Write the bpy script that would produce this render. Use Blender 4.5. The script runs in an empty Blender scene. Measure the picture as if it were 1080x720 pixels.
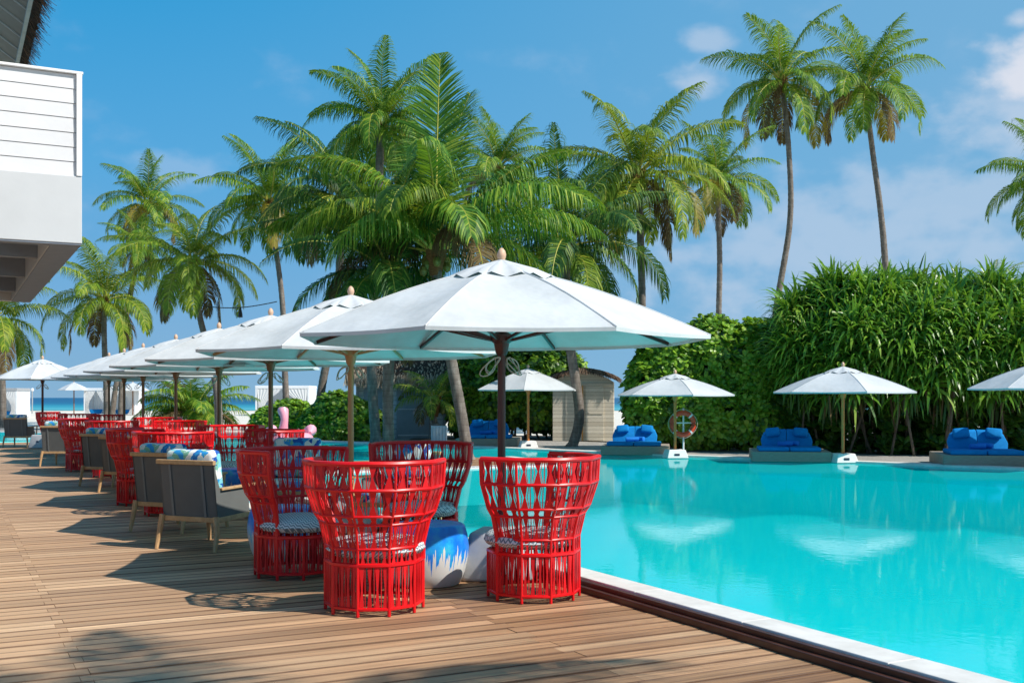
import bpy, bmesh, math, random
from mathutils import Vector, Matrix
from mathutils.geometry import tessellate_polygon
R = math.radians
PI = math.pi
S = bpy.context.scene
COL = S.collection

# ---------------------------------------------------------------- camera, sky, sun, exposure
CAM_H = 1.5
FPX = 1150.0
cd = bpy.data.cameras.new('camera')
cam = bpy.data.objects.new('camera', cd)
COL.objects.link(cam)
cam.location = (0, 0, CAM_H)
cam.rotation_euler = (R(90), 0, 0)
cd.sensor_width = 36
cd.lens = FPX / 1080 * 36
cd.shift_y = 59 / 1080
cd.clip_end = 9000
cd.clip_start = 0.05
cd.dof.use_dof = True
cd.dof.focus_distance = 9.0
cd.dof.aperture_fstop = 11.0
S.camera = cam

SUN = Vector((0.89, -0.43, 0.97)).normalized()
SUN_EL = math.asin(SUN.z)
SUN_AZ = math.atan2(SUN.x, SUN.y)          # clockwise from +Y
w = bpy.data.worlds.new('World')
S.world = w
w.use_nodes = True
wn = w.node_tree.nodes
wl = w.node_tree.links
wn.clear()


def world():
    out = wn.new('ShaderNodeOutputWorld')
    bg = wn.new('ShaderNodeBackground')
    bg.inputs['Strength'].default_value = 0.115
    sky = wn.new('ShaderNodeTexSky')
    sky.sky_type = 'NISHITA'
    sky.sun_disc = False
    sky.sun_elevation = SUN_EL
    sky.sun_rotation = SUN_AZ
    sky.altitude = 0
    sky.air_density = 1.0
    sky.dust_density = 0.0
    sky.ozone_density = 4.0
    hs = wn.new('ShaderNodeHueSaturation')
    hs.inputs['Saturation'].default_value = 1.15
    hs.inputs['Hue'].default_value = 0.5
    hs.inputs['Value'].default_value = 1.0
    wl.new(sky.outputs[0], hs.inputs['Color'])
    tc = wn.new('ShaderNodeTexCoord')
    sp = wn.new('ShaderNodeSeparateXYZ')
    wl.new(tc.outputs['Generated'], sp.inputs[0])
    rp = wn.new('ShaderNodeValToRGB')
    el = rp.color_ramp.elements
    stops = [(0, (1.25, 2.8, 4.5)), (.06, (1.2, 2.8, 4.75)), (.2, (.62, 2.75, 5.1)), (.36, (.10, 2.3, 4.8)), (1, (.05, 1.1, 2.9))]
    while len(el) < len(stops):
        el.new(.5)
    for e, (p_, c_) in zip(el, stops):
        e.position = p_
        e.color = tuple(x / 5 for x in c_) + (1,)
    wl.new(sp.outputs[2], rp.inputs[0])
    sc = wn.new('ShaderNodeVectorMath')
    sc.operation = 'SCALE'
    wl.new(rp.outputs[0], sc.inputs[0])
    sc.inputs['Scale'].default_value = 5.0
    # paler towards the sun's side
    mr = wn.new('ShaderNodeMapRange')
    mr.interpolation_type = 'SMOOTHSTEP'
    wl.new(sp.outputs[0], mr.inputs[0])
    mr.inputs[1].default_value = -.45
    mr.inputs[2].default_value = .6
    sm = wn.new('ShaderNodeMix')
    sm.data_type = 'RGBA'
    wl.new(mr.outputs[0], sm.inputs[0])
    wl.new(sc.outputs[0], sm.inputs[6])
    sm.inputs[7].default_value = (1.35, 3.15, 4.95, 1)
    hm = wn.new('ShaderNodeMix')
    hm.data_type = 'RGBA'
    hm.inputs[0].default_value = .94
    wl.new(hs.outputs[0], hm.inputs[6])
    wl.new(sm.outputs[2], hm.inputs[7])
    mp = wn.new('ShaderNodeMapping')
    mp.inputs['Scale'].default_value = (1, 1, 1.6)
    wl.new(tc.outputs['Generated'], mp.inputs['Vector'])
    nz = wn.new('ShaderNodeTexNoise')
    nz.inputs['Scale'].default_value = 9
    nz.inputs['Detail'].default_value = 7
    nz.inputs['Roughness'].default_value = 0.55
    wl.new(mp.outputs[0], nz.inputs['Vector'])
    nz2 = wn.new('ShaderNodeTexNoise')
    nz2.inputs['Scale'].default_value = 26
    nz2.inputs['Detail'].default_value = 6
    wl.new(mp.outputs[0], nz2.inputs['Vector'])

    def m(op, a, b=None, c=None):
        n = wn.new('ShaderNodeMath')
        n.operation = op
        for i, x in enumerate((a, b, c)):
            if x is None:
                continue
            if isinstance(x, (int, float)):
                n.inputs[i].default_value = x
            else:
                wl.new(x, n.inputs[i])
        return n.outputs[0]

    def ss(x, lo, hi):
        n = wn.new('ShaderNodeMapRange')
        n.interpolation_type = 'SMOOTHSTEP'
        wl.new(x, n.inputs[0])
        n.inputs[1].default_value = lo
        n.inputs[2].default_value = hi
        return n.outputs[0]

    def blob(dirv, size, stretch):
        # cumulus puff around a sky direction
        d = Vector(dirv).normalized()
        v = wn.new('ShaderNodeVectorMath')
        v.operation = 'SUBTRACT'
        wl.new(tc.outputs['Generated'], v.inputs[0])
        v.inputs[1].default_value = d
        s = wn.new('ShaderNodeVectorMath')
        s.operation = 'MULTIPLY'
        wl.new(v.outputs[0], s.inputs[0])
        s.inputs[1].default_value = (1 / stretch[0], 1 / stretch[0], 1 / stretch[1])
        l = wn.new('ShaderNodeVectorMath')
        l.operation = 'LENGTH'
        wl.new(s.outputs[0], l.inputs[0])
        e = m('ADD', l.outputs['Value'], m('MULTIPLY', m('SUBTRACT', nz2.outputs[0], 0.5), -2.2))
        return ss(e, 1.15 * size, 0.1 * size)

    def px(u, v):
        return (u - 540, FPX, 419 - v)
    puffs = [(px(1086, 78), 1.0, (0.040, 0.040), 1.0), (px(1082, 62), 1.0, (0.030, 0.026), .98), (px(1074, 120), 1.0, (0.05, 0.055), .5), (px(738, 82), 1.0, (0.026, 0.020), .5),
             (px(748, 43), 1.0, (0.022, 0.014), .4), (px(1076, 22), 1.0, (0.014, 0.009), .6), (px(900, 262), 1.0, (0.26, 0.075), .40),
             (px(1010, 205), 1.0, (0.20, 0.04), .38), (px(190, 178), 1.0, (0.06, 0.016), .22), (px(1400, 150), 1.0, (0.25, 0.1), .6),
             ((-700, 300, 350), 1.0, (0.3, 0.1), .5), ((500, -900, 420), 1.0, (0.35, 0.12), .6)]
    acc = None
    for d, s, st, k in puffs:
        b = m('MULTIPLY', blob(d, s, st), k)
        acc = b if acc is None else m('MAXIMUM', acc, b)
    thin = m('MULTIPLY', ss(nz.outputs[0], 0.56, 0.8), 0.16)
    acc = m('MAXIMUM', acc, thin)
    mx = wn.new('ShaderNodeMix')
    mx.data_type = 'RGBA'
    wl.new(acc, mx.inputs[0])
    wl.new(hm.outputs[2], mx.inputs[6])
    mx.inputs[7].default_value = (5.0, 5.3, 6.0, 1)
    wl.new(mx.outputs[2], bg.inputs['Color'])
    wl.new(bg.outputs[0], out.inputs[0])


world()
sd = bpy.data.lights.new('sun', 'SUN')
sd.energy = 4.6
sd.angle = R(0.53)
sd.color = (1.0, 0.94, 0.86)
sun = bpy.data.objects.new('sun', sd)
COL.objects.link(sun)
sun.rotation_euler = SUN.to_track_quat('Z', 'Y').to_euler()
sun.location = (30, -10, 40)
S.view_settings.view_transform = 'Standard'
S.view_settings.look = 'None'
S.view_settings.gamma = 1
S.view_settings.exposure = 0.3
S.view_settings.use_curve_mapping = False
S.cycles.use_denoising = True
S.cycles.max_bounces = 8
S.cycles.transparent_max_bounces = 12
S.cycles.caustics_reflective = False
S.cycles.caustics_refractive = False
S.cycles.sample_clamp_indirect = 6

# ---------------------------------------------------------------- coordinates
P0 = Vector((0.534, 8.41, 0))
ANG = math.atan2(.461, .887)
E2 = Vector((math.cos(ANG), math.sin(ANG), 0))       # across the deck, into the pool
E1 = Vector((-math.sin(ANG), math.cos(ANG), 0))      # along the pool edge, away


def F(a, b, z=0.0):
    return P0 + E1 * a + E2 * b + Vector((0, 0, z))


def G(u, v, z=0.0):
    Y = FPX * (CAM_H - z) / (v - 419)
    return Vector(((u - 540) / FPX * Y, Y, z))


def at(u, v, Y):
    return Vector(((u - 540) / FPX * Y, Y, CAM_H + (419 - v) * Y / FPX))


# ---------------------------------------------------------------- materials
class NT:
    def __init__(self, name):
        self.mat = bpy.data.materials.new(name)
        self.mat.use_nodes = True
        self.n = self.mat.node_tree.nodes
        self.l = self.mat.node_tree.links
        self.bsdf = self.n['Principled BSDF']
        self.out = self.n['Material Output']

    def new(self, t):
        return self.n.new('ShaderNode' + t)

    def put(self, sock, x):
        if isinstance(x, bpy.types.NodeSocket):
            self.l.new(x, sock)
        else:
            if isinstance(x, (tuple, list)) and len(x) == 3 and sock.type == 'RGBA':
                x = (*x, 1)
            sock.default_value = x

    def math(self, op, a, b=None, c=None, clamp=False):
        n = self.new('Math')
        n.operation = op
        n.use_clamp = clamp
        for i, x in enumerate((a, b, c)):
            if x is not None:
                self.put(n.inputs[i], x)
        return n.outputs[0]

    def mix(self, f, a, b, mode='MIX'):
        n = self.new('Mix')
        n.data_type = 'RGBA'
        n.blend_type = mode
        self.put(n.inputs[0], f)
        self.put(n.inputs[6], a)
        self.put(n.inputs[7], b)
        return n.outputs[2]

    def obj(self, scale=(1, 1, 1), rot=(0, 0, 0)):
        t = self.new('TexCoord')
        mp = self.new('Mapping')
        mp.inputs['Scale'].default_value = scale
        mp.inputs['Rotation'].default_value = rot
        self.l.new(t.outputs['Object'], mp.inputs['Vector'])
        return mp.outputs[0]

    def geo(self, scale=(1, 1, 1), rot=(0, 0, 0)):
        t = self.new('NewGeometry')
        mp = self.new('Mapping')
        mp.inputs['Scale'].default_value = scale
        mp.inputs['Rotation'].default_value = rot
        self.l.new(t.outputs['Position'], mp.inputs['Vector'])
        return mp.outputs[0]

    def noise(self, vec, scale, detail=4, rough=.55):
        n = self.new('TexNoise')
        if vec is not None:
            self.l.new(vec, n.inputs['Vector'])
        n.inputs['Scale'].default_value = scale
        n.inputs['Detail'].default_value = detail
        n.inputs['Roughness'].default_value = rough
        return n.outputs[0]

    def ramp(self, f, stops):
        n = self.new('ValToRGB')
        els = n.color_ramp.elements
        while len(els) < len(stops):
            els.new(0.5)
        for e, (p, c) in zip(els, stops):
            e.position = p
            e.color = (*c, 1) if len(c) == 3 else c
        self.put(n.inputs[0], f)
        return n.outputs[0]

    def island(self):
        return self.new('NewGeometry').outputs['Random Per Island']

    def objrand(self):
        return self.new('ObjectInfo').outputs['Random']

    def bump(self, h, strength=.3, dist=.01):
        n = self.new('Bump')
        n.inputs['Strength'].default_value = strength
        n.inputs['Distance'].default_value = dist
        self.l.new(h, n.inputs['Height'])
        return n.outputs[0]

    def set(self, color=None, rough=None, normal=None, spec=None, metal=None, coat=None):
        b = self.bsdf.inputs
        if color is not None:
            self.put(b['Base Color'], color)
        if rough is not None:
            self.put(b['Roughness'], rough)
        if normal is not None:
            self.l.new(normal, b['Normal'])
        if spec is not None:
            b['Specular IOR Level'].default_value = spec
        if metal is not None:
            b['Metallic'].default_value = metal
        if coat is not None:
            b['Coat Weight'].default_value = coat
        return self.mat

    def translucent(self, col, fac):
        t = self.new('BsdfTranslucent')
        self.put(t.inputs['Color'], col)
        ms = self.new('MixShader')
        ms.inputs[0].default_value = fac
        self.l.new(self.bsdf.outputs[0], ms.inputs[1])
        self.l.new(t.outputs[0], ms.inputs[2])
        self.l.new(ms.outputs[0], self.out.inputs['Surface'])
        return self.mat


M = {}


def mat_simple(name, col, rough=.6, var=.12, nscale=8, bump=.1, spec=.4):
    t = NT(name)
    v = t.obj()
    n = t.noise(v, nscale, 5)
    lo = tuple(c * (1 - var) for c in col)
    hi = tuple(min(1, c * (1 + var)) for c in col)
    c = t.ramp(n, [(.3, lo), (.7, hi)])
    M[name] = t.set(c, rough, t.bump(t.noise(v, nscale * 6, 3), bump, .01), spec)
    return M[name]


def mats():
    # weathered teak decking, every board its own tone
    t = NT('deck_wood')
    r = t.island()
    base = t.ramp(r, [(0, (.20, .105, .052)), (.18, (.54, .325, .18)), (.36, (.32, .18, .09)), (.6, (.62, .39, .225)), (.8, (.25, .135, .066)), (1, (.76, .53, .33))])
    v = t.obj((.35, 11, 1))
    grain = t.noise(v, 3.0, 9, .72)
    col = t.mix(.85, base, t.ramp(grain, [(.3, (.40, .33, .29)), (.5, (.95, .92, .9)), (.7, (1.45, 1.4, 1.3))]), 'MULTIPLY')
    gr2 = t.noise(t.obj((.12, 26, 1)), 2.0, 5, .6)
    col = t.mix(.8, col, t.ramp(gr2, [(.36, (.42, .36, .32)), (.47, (.95, .94, .92)), (.7, (1.12, 1.1, 1.05))]), 'MULTIPLY')
    big = t.noise(t.obj((.25, .7, 1)), 1.2, 4)
    col = t.mix(.8, col, t.ramp(big, [(.3, (.62, .56, .52)), (.55, (1, 1, 1)), (.75, (1.15, 1.12, 1.08))]), 'MULTIPLY')
    stain = t.noise(t.obj((1, 2.2, 1)), 2.3, 6, .7)
    col = t.mix(t.math('MULTIPLY', t.ramp(stain, [(.58, (0, 0, 0)), (.75, (1, 1, 1))]), .45), col, (.16, .07, .05))
    # dirt in the worn edges of each board, three shallow grooves between
    sep = t.new('SeparateXYZ')
    t.l.new(t.obj(), sep.inputs[0])
    fy = t.math('FRACT', t.math('MULTIPLY', t.math('ADD', sep.outputs[1], 9.0), 1 / .15))
    ed = t.math('MULTIPLY', t.math('ABSOLUTE', t.math('SUBTRACT', t.math('SUBTRACT', fy, .455), 0.0)), 2.2)
    edge = t.ramp(ed, [(.70, (0, 0, 0)), (.98, (1, 1, 1))])
    col_edge = t.math('MULTIPLY', edge, t.math('ADD', .35, t.math('MULTIPLY', stain, .6)))
    mr = t.new('MapRange')
    t.l.new(sep.outputs[0], mr.inputs[0])
    mr.inputs[1].default_value = -.6
    mr.inputs[2].default_value = -4.0
    col_bleach = t.mix(t.math('MULTIPLY', mr.outputs[0], .5), col, (.68, .455, .275))
    col = t.mix(col_edge, col_bleach, (.12, .06, .037))
    M['deck_wood'] = t.set(col, t.ramp(grain, [(.3, (.5, .5, .5)), (.7, (.75, .75, .75))]), t.bump(grain, .35, .004), .35)
    mat_simple('deck_under', (.03, .02, .016), .9)
    t = NT('dark_wood')
    n = t.noise(t.obj((1, 1, 1)), 6, 6)
    M['dark_wood'] = t.set(t.ramp(n, [(.3, (.040, .013, .008)), (.7, (.085, .032, .018))]), .38, t.bump(n, .2, .004))
    mat_simple('gutter', (.16, .14, .12), .7)
    t = NT('coping_stone')
    n = t.noise(t.geo(), 5, 6)
    M['coping_stone'] = t.set(t.ramp(n, [(.3, (.60, .575, .53)), (.7, (.76, .74, .70))]), .6, t.bump(t.noise(t.geo(), 60, 4), .1, .004))
    t = NT('mosaic')
    br = t.new('TexBrick')
    t.l.new(t.obj(), br.inputs['Vector'])
    br.inputs['Color1'].default_value = (.03, .10, .16, 1)
    br.inputs['Color2'].default_value = (.10, .16, .2, 1)
    br.inputs['Mortar'].default_value = (.6, .6, .58, 1)
    br.inputs['Scale'].default_value = 6
    br.inputs['Mortar Size'].default_value = .05
    M['mosaic'] = t.set(br.outputs[0], .3)
    # pool shell tiles
    t = NT('pool_tile')
    n = t.noise(t.geo(), .5, 4)
    vo = t.new('TexVoronoi')
    vo.feature = 'DISTANCE_TO_EDGE'
    warp = t.noise(t.geo(), 1.6, 3)
    ad = t.new('VectorMath')
    ad.operation = 'ADD'
    t.l.new(t.geo(), ad.inputs[0])
    t.l.new(warp, ad.inputs[1])
    t.l.new(ad.outputs[0], vo.inputs['Vector'])
    vo.inputs['Scale'].default_value = 3.0
    M['pool_tile'] = t.set(t.ramp(n, [(.3, (.10, .82, .84)), (.7, (.15, .90, .90))]), .5)
    # water: tinted, lets the light through, mirror at grazing angles
    t = NT('pool_water')
    p = t.geo((1, 1, 1), (0, 0, R(12)))
    n1 = t.noise(p, 2.2, 3, .5)
    n2 = t.noise(t.geo((1, 1, 1), (0, 0, R(40))), 9, 3, .5)
    n3 = t.noise(t.geo((1, 1, 1)), 34, 2, .5)
    h = t.math('ADD', t.math('MULTIPLY', n1, .22), t.math('MULTIPLY', n2, .30))
    h = t.math('ADD', h, t.math('MULTIPLY', n3, .06))
    bp = t.bump(h, .5, .0052)
    fr = t.new('Fresnel')
    fr.inputs['IOR'].default_value = 1.33
    t.l.new(bp, fr.inputs['Normal'])
    gl = t.new('BsdfGlossy')
    gl.inputs['Roughness'].default_value = .02
    t.l.new(bp, gl.inputs['Normal'])
    tr = t.new('BsdfTransparent')
    tr.inputs['Color'].default_value = (.26, .93, .94, 1)
    df = t.new('BsdfDiffuse')
    df.inputs['Color'].default_value = (.0, .84, .87, 1)
    t.l.new(bp, df.inputs['Normal'])
    m1 = t.new('MixShader')
    m1.inputs[0].default_value = .45
    t.l.new(tr.outputs[0], m1.inputs[1])
    t.l.new(df.outputs[0], m1.inputs[2])
    m2 = t.new('MixShader')
    t.l.new(t.math('MINIMUM', t.math('MULTIPLY', fr.outputs[0], .9), .42), m2.inputs[0])
    t.l.new(m1.outputs[0], m2.inputs[1])
    t.l.new(gl.outputs[0], m2.inputs[2])
    t.l.new(m2.outputs[0], t.out.inputs['Surface'])
    M['pool_water'] = t.mat
    # sea
    t = NT('sea')
    sep = t.new('SeparateXYZ')
    t.l.new(t.geo(), sep.inputs[0])
    mr = t.new('MapRange')
    t.l.new(sep.outputs[1], mr.inputs[0])
    mr.inputs[1].default_value = 128
    mr.inputs[2].default_value = 420
    c = t.ramp(mr.outputs[0], [(0, (.10, .42, .44)), (.16, (.02, .27, .34)), (.45, (.0, .10, .20)), (1, (.0, .065, .16))])
    n = t.noise(t.geo((1, .35, 1)), .6, 5)
    M['sea'] = t.set(c, .35, t.bump(n, .25, .3), .25)
    t = NT('sand')
    n = t.noise(t.geo(), .8, 6)
    M['sand'] = t.set(t.ramp(n, [(.3, (.60, .55, .46)), (.7, (.78, .73, .64))]), .9, t.bump(t.noise(t.geo(), 6, 5), .5, .05), .2)
    t = NT('terrace_stone')
    br = t.new('TexBrick')
    t.l.new(t.geo(), br.inputs['Vector'])
    br.inputs['Color1'].default_value = (.40, .375, .34, 1)
    br.inputs['Color2'].default_value = (.33, .31, .285, 1)
    br.inputs['Mortar'].default_value = (.2, .19, .17, 1)
    br.inputs['Scale'].default_value = 1.6
    br.inputs['Mortar Size'].default_value = .01
    M['terrace_stone'] = t.set(t.mix(.5, br.outputs[0], t.ramp(t.noise(t.geo(), 3, 6), [(.3, (.7, .68, .64)), (.7, (1.1, 1.08, 1.05))]), 'MULTIPLY'), .8)
    t = NT('soil')
    M['soil'] = t.set(t.ramp(t.noise(t.geo(), 5, 6), [(.3, (.05, .035, .02)), (.7, (.16, .115, .07))]), .95, t.bump(t.noise(t.geo(), 18, 4), .6, .04))
    # red painted wicker frame
    t = NT('red_frame')
    n = t.noise(t.obj(), 4, 4)
    M['red_frame'] = t.set(t.ramp(n, [(.3, (.66, .002, .006)), (.7, (.78, .005, .009))]), .38, t.bump(t.noise(t.obj(), 90, 2), .12, .002), .45)
    t = NT('red_weave')
    M['red_weave'] = t.set(t.ramp(t.island(), [(0, (.50, .002, .005)), (1, (.74, .005, .009))]), .48, t.bump(t.noise(t.obj(), 120, 2), .2, .002), .4)
    # zigzag seat fabric
    t = NT('zigzag_fabric')
    sep = t.new('SeparateXYZ')
    t.l.new(t.obj(), sep.inputs[0])
    zz = t.math('PINGPONG', sep.outputs[0], .020)
    ph = t.math('ADD', t.math('ADD', sep.outputs[1], t.math('MULTIPLY', sep.outputs[2], 1.0)), zz)
    st = t.math('FRACT', t.math('MULTIPLY', ph, 32))
    k = t.math('GREATER_THAN', st, .55)
    M['zigzag_fabric'] = t.set(t.mix(k, (.62, .66, .67), (.16, .215, .25)), .9, spec=.2)
    # umbrella canvas
    for nm, col, tr in (('canvas', (.64, .66, .67), (.4, .7, .7)), ('canvas_far', (.58, .605, .62), (.4, .6, .6))):
        t = NT(nm)
        n = t.noise(t.obj(), 2.2, 5)
        fine = t.noise(t.obj((1, 1, 1)), 160, 2)
        wr = t.noise(t.obj((1, 1, .4)), 3.2, 3, .5)
        st = t.noise(t.obj(), 1.1, 7, .65)
        c = t.ramp(n, [(.3, tuple(x * .93 for x in col)), (.7, col)])
        c = t.mix(.5, c, t.ramp(st, [(.35, (.80, .79, .76)), (.55, (1, 1, 1))]), 'MULTIPLY')
        hh = t.math('ADD', t.math('MULTIPLY', wr, 6.0), t.math('MULTIPLY', fine, .05))
        t.set(c, .85, t.bump(hh, .35, .01), .15)
        M[nm] = t.translucent(tr, .05)
    for nm, a, b in (('pole_orange', (.62, .17, .035), (.76, .25, .06)), ('pole_dark', (.055, .012, .009), (.10, .026, .016)), ('pole_teak', (.46, .19, .07), (.60, .28, .11)), ('pole_brown', (.16, .07, .03), (.25, .12, .055))):
        t = NT(nm)
        n = t.noise(t.obj((20, 20, 1.2)), 2.5, 6)
        M[nm] = t.set(t.ramp(n, [(.3, a), (.7, b)]), .42, t.bump(n, .1, .003), .45)
    mat_simple('finial_wood', (.62, .40, .27), .5)
    mat_simple('rope', (.52, .48, .40), .9, nscale=60)
    mat_simple('concrete_grey', (.44, .45, .46), .75, .1, 5)
    mat_simple('block_white', (.74, .73, .70), .65, .06)
    mat_simple('plate_dark', (.03, .04, .07), .4)
    # drum table: white with blue drips
    t = NT('drip_blue')
    sep = t.new('SeparateXYZ')
    t.l.new(t.obj(), sep.inputs[0])
    ang = t.math('ARCTAN2', sep.outputs[1], sep.outputs[0])
    cb = t.new('CombineXYZ')
    t.l.new(t.math('MULTIPLY', ang, 1.0), cb.inputs[0])
    d1 = t.new('TexNoise')
    d1.noise_dimensions = '1D'
    t.l.new(t.math('MULTIPLY', ang, 6.5), d1.inputs['W'])
    d1.inputs['Scale'].default_value = 1.6
    d1.inputs['Detail'].default_value = 3
    spike = t.math('PINGPONG', t.math('ADD', t.math('MULTIPLY', ang, 5.2), t.math('MULTIPLY', d1.outputs[0], 2.2)), .5)
    edge = t.math('ADD', .22, t.math('MULTIPLY', t.math('SUBTRACT', t.math('ADD', spike, d1.outputs[0]), .75), -.26))
    k = t.math('GREATER_THAN', sep.outputs[2], edge)
    swirl = t.noise(t.obj((1, 1, 1)), 5, 5, .6)
    blue = t.ramp(swirl, [(.3, (.0, .11, .62)), (.5, (.01, .24, .82)), (.62, (.02, .42, .80)), (.75, (.08, .62, .70))])
    M['drip_blue'] = t.set(t.mix(k, (.74, .73, .69), blue), .3, t.bump(swirl, .1, .01), .45)
    # lounge chairs
    t = NT('teak_light')
    n = t.noise(t.obj((3, 3, 3)), 7, 6)
    M['teak_light'] = t.set(t.ramp(n, [(.3, (.40, .235, .105)), (.7, (.56, .36, .18))]), .5, t.bump(n, .1, .003))
    t = NT('sling_grey')
    wv = t.noise(t.obj(), 240, 2)
    M['sling_grey'] = t.set(t.mix(t.noise(t.obj(), 5, 3), (.10, .105, .10), (.15, .155, .148)), .8, t.bump(wv, .3, .002), .3)
    mat_simple('strap_grey', (.16, .175, .175), .7)
    t = NT('floral')
    vec = t.obj()
    nw = t.new('TexNoise')
    t.l.new(vec, nw.inputs['Vector'])
    nw.inputs['Scale'].default_value = 6
    nw.inputs['Detail'].default_value = 3
    mx = t.new('Mix')
    mx.data_type = 'VECTOR'
    mx.inputs[0].default_value = .22
    t.l.new(vec, mx.inputs[4])
    t.l.new(nw.outputs['Color'], mx.inputs[5])
    vo = t.new('TexVoronoi')
    vo.inputs['Scale'].default_value = 17
    t.l.new(mx.outputs[1], vo.inputs['Vector'])
    sp = t.new('SeparateColor')
    t.l.new(vo.outputs['Color'], sp.inputs[0])
    n = t.ramp(sp.outputs[0], [(0, (.02, .10, .40)), (.16, (.03, .30, .66)), (.32, (.20, .58, .66)), (.48, (.62, .74, .72)), (.62, (.78, .79, .76)), (.86, (.20, .46, .34)), (.93, (.03, .18, .5))])
    n.node.color_ramp.interpolation = 'CONSTANT'
    M['floral'] = t.set(n, .85, spec=.2)
    # lounger fabric, towels
    for nm, a, b in (('blue_fabric', (.0, .17, .46), (.006, .22, .56)), ('blue_towel', (.01, .16, .55), (.02, .22, .68))):
        t = NT(nm)
        n = t.noise(t.obj(), 9, 5)
        M[nm] = t.set(t.ramp(n, [(.3, a), (.7, b)]), .85, t.bump(n, .25, .02), .2)
    t = NT('plinth_taupe')
    n = t.noise(t.obj((1, 1, 14)), 7, 4)
    M['plinth_taupe'] = t.set(t.ramp(n, [(.3, (.27, .225, .175)), (.7, (.38, .325, .26))]), .8, t.bump(n, .2, .01))
    t = NT('buoy_orange')
    M['buoy_orange'] = t.set(t.ramp(t.noise(t.obj(), 6), [(.3, (.62, .055, .018)), (.7, (.74, .08, .025))]), .4)
    mat_simple('white_paint', (.78, .79, .80), .5, .05, 3, .05)
    mat_simple('wall_white', (.66, .67, .69), .6, .05, 2.5, .08)
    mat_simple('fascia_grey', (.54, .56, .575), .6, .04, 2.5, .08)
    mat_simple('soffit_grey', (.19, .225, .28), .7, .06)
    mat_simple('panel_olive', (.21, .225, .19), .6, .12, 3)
    mat_simple('batten_light', (.42, .45, .42), .6)
    t = NT('thatch')
    M['thatch'] = t.set(t.ramp(t.island(), [(0, (.05, .032, .022)), (.45, (.15, .10, .07)), (.75, (.28, .20, .14)), (1, (.24, .12, .09))]), .95, spec=.1)
    t = NT('thatch_pale')
    M['thatch_pale'] = t.set(t.ramp(t.island(), [(0, (.14, .105, .075)), (.5, (.32, .26, .19)), (1, (.46, .39, .30))]), .95, spec=.1)
    mat_simple('thatch_core', (.035, .024, .018), 1, .3, 12, .5)
    t = NT('hut_planks')
    sep = t.new('SeparateXYZ')
    t.l.new(t.obj(), sep.inputs[0])
    rows = t.math('FLOOR', t.math('MULTIPLY', sep.outputs[2], 8))
    wn_ = t.new('TexWhiteNoise')
    wn_.noise_dimensions = '1D'
    t.l.new(rows, wn_.inputs['W'])
    gap = t.math('LESS_THAN', t.math('FRACT', t.math('MULTIPLY', sep.outputs[2], 8)), .08)
    c = t.ramp(wn_.outputs[0], [(0, (.52, .46, .36)), (1, (.68, .62, .51))])
    c = t.mix(.6, c, t.ramp(t.noise(t.obj((3, 3, 20)), 4, 6), [(.3, (.75, .73, .7)), (.7, (1.1, 1.1, 1.08))]), 'MULTIPLY')
    M['hut_planks'] = t.set(t.mix(gap, c, (.15, .12, .085)), .8)
    t = NT('grey_siding')
    sep = t.new('SeparateXYZ')
    t.l.new(t.obj(), sep.inputs[0])
    gap = t.math('LESS_THAN', t.math('FRACT', t.math('MULTIPLY', sep.outputs[2], 6)), .07)
    c = t.ramp(t.noise(t.obj((1, 1, 6)), 3, 5), [(.3, (.60, .62, .64)), (.7, (.70, .72, .74))])
    M['grey_siding'] = t.set(t.mix(gap, c, (.12, .13, .15)), .7)
    mat_simple('grey_door', (.32, .36, .40), .6, .08)
    mat_simple('orange_post', (.50, .24, .07), .6)
    t = NT('flamingo_pink')
    M['flamingo_pink'] = t.set((.88, .38, .48), .3, spec=.5)
    mat_simple('beak_black', (.02, .02, .02), .3)
    t = NT('curtain')
    t.set((.80, .80, .79), .9, spec=.1)
    M['curtain'] = t.translucent((.8, .8, .78), .25)
    mat_simple('metal_grey', (.35, .36, .37), .4)
    mat_simple('cable_black', (.02, .02, .02), .6)
    # palms and plants
    t = NT('palm_bark')
    sep = t.new('SeparateXYZ')
    t.l.new(t.obj(), sep.inputs[0])
    zz = t.math('ADD', sep.outputs[2], t.math('MULTIPLY', t.noise(t.obj(), 3, 3), .15))
    ring = t.math('FRACT', t.math('MULTIPLY', zz, 7.5))
    rc = t.ramp(ring, [(0, (.35, .33, .3)), (.12, (.95, .95, .95)), (1, (1.05, 1.05, 1.05))])
    c = t.ramp(t.noise(t.obj((3, 3, 1)), 3, 6), [(.25, (.10, .082, .068)), (.55, (.20, .17, .145)), (.8, (.33, .30, .265))])
    M['palm_bark'] = t.set(t.mix(.8, c, rc, 'MULTIPLY'), .9, t.bump(ring, .4, .02), .2)
    t = NT('palm_fibre')
    M['palm_fibre'] = t.set(t.ramp(t.noise(t.obj((2, 2, 14)), 6, 5), [(.3, (.10, .045, .02)), (.7, (.30, .15, .06))]), .95, spec=.1)

    def leaf(name, stops, tcol, tf, rough=.45, spec=.45, lowvar=None):
        t = NT(name)
        c = t.ramp(t.island(), stops)
        c = t.mix(.6, c, t.ramp(t.noise(t.obj(), .9, 3), [(.3, (.62, .70, .65)), (.7, (1.2, 1.12, 1.0))]), 'MULTIPLY')
        t.set(c, rough, None, spec)
        M[name] = t.translucent(tcol, tf)
    leaf('palm_leaf', [(0, (.022, .085, .012)), (.45, (.065, .18, .02)), (.75, (.16, .29, .028)), (1, (.36, .42, .05))], (.30, .48, .02), .26, .5, .22)
    leaf('palm_leaf_dark', [(0, (.010, .050, .014)), (.6, (.035, .11, .02)), (.88, (.10, .20, .03)), (1, (.26, .33, .05))], (.14, .28, .03), .22, .5, .25)
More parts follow.
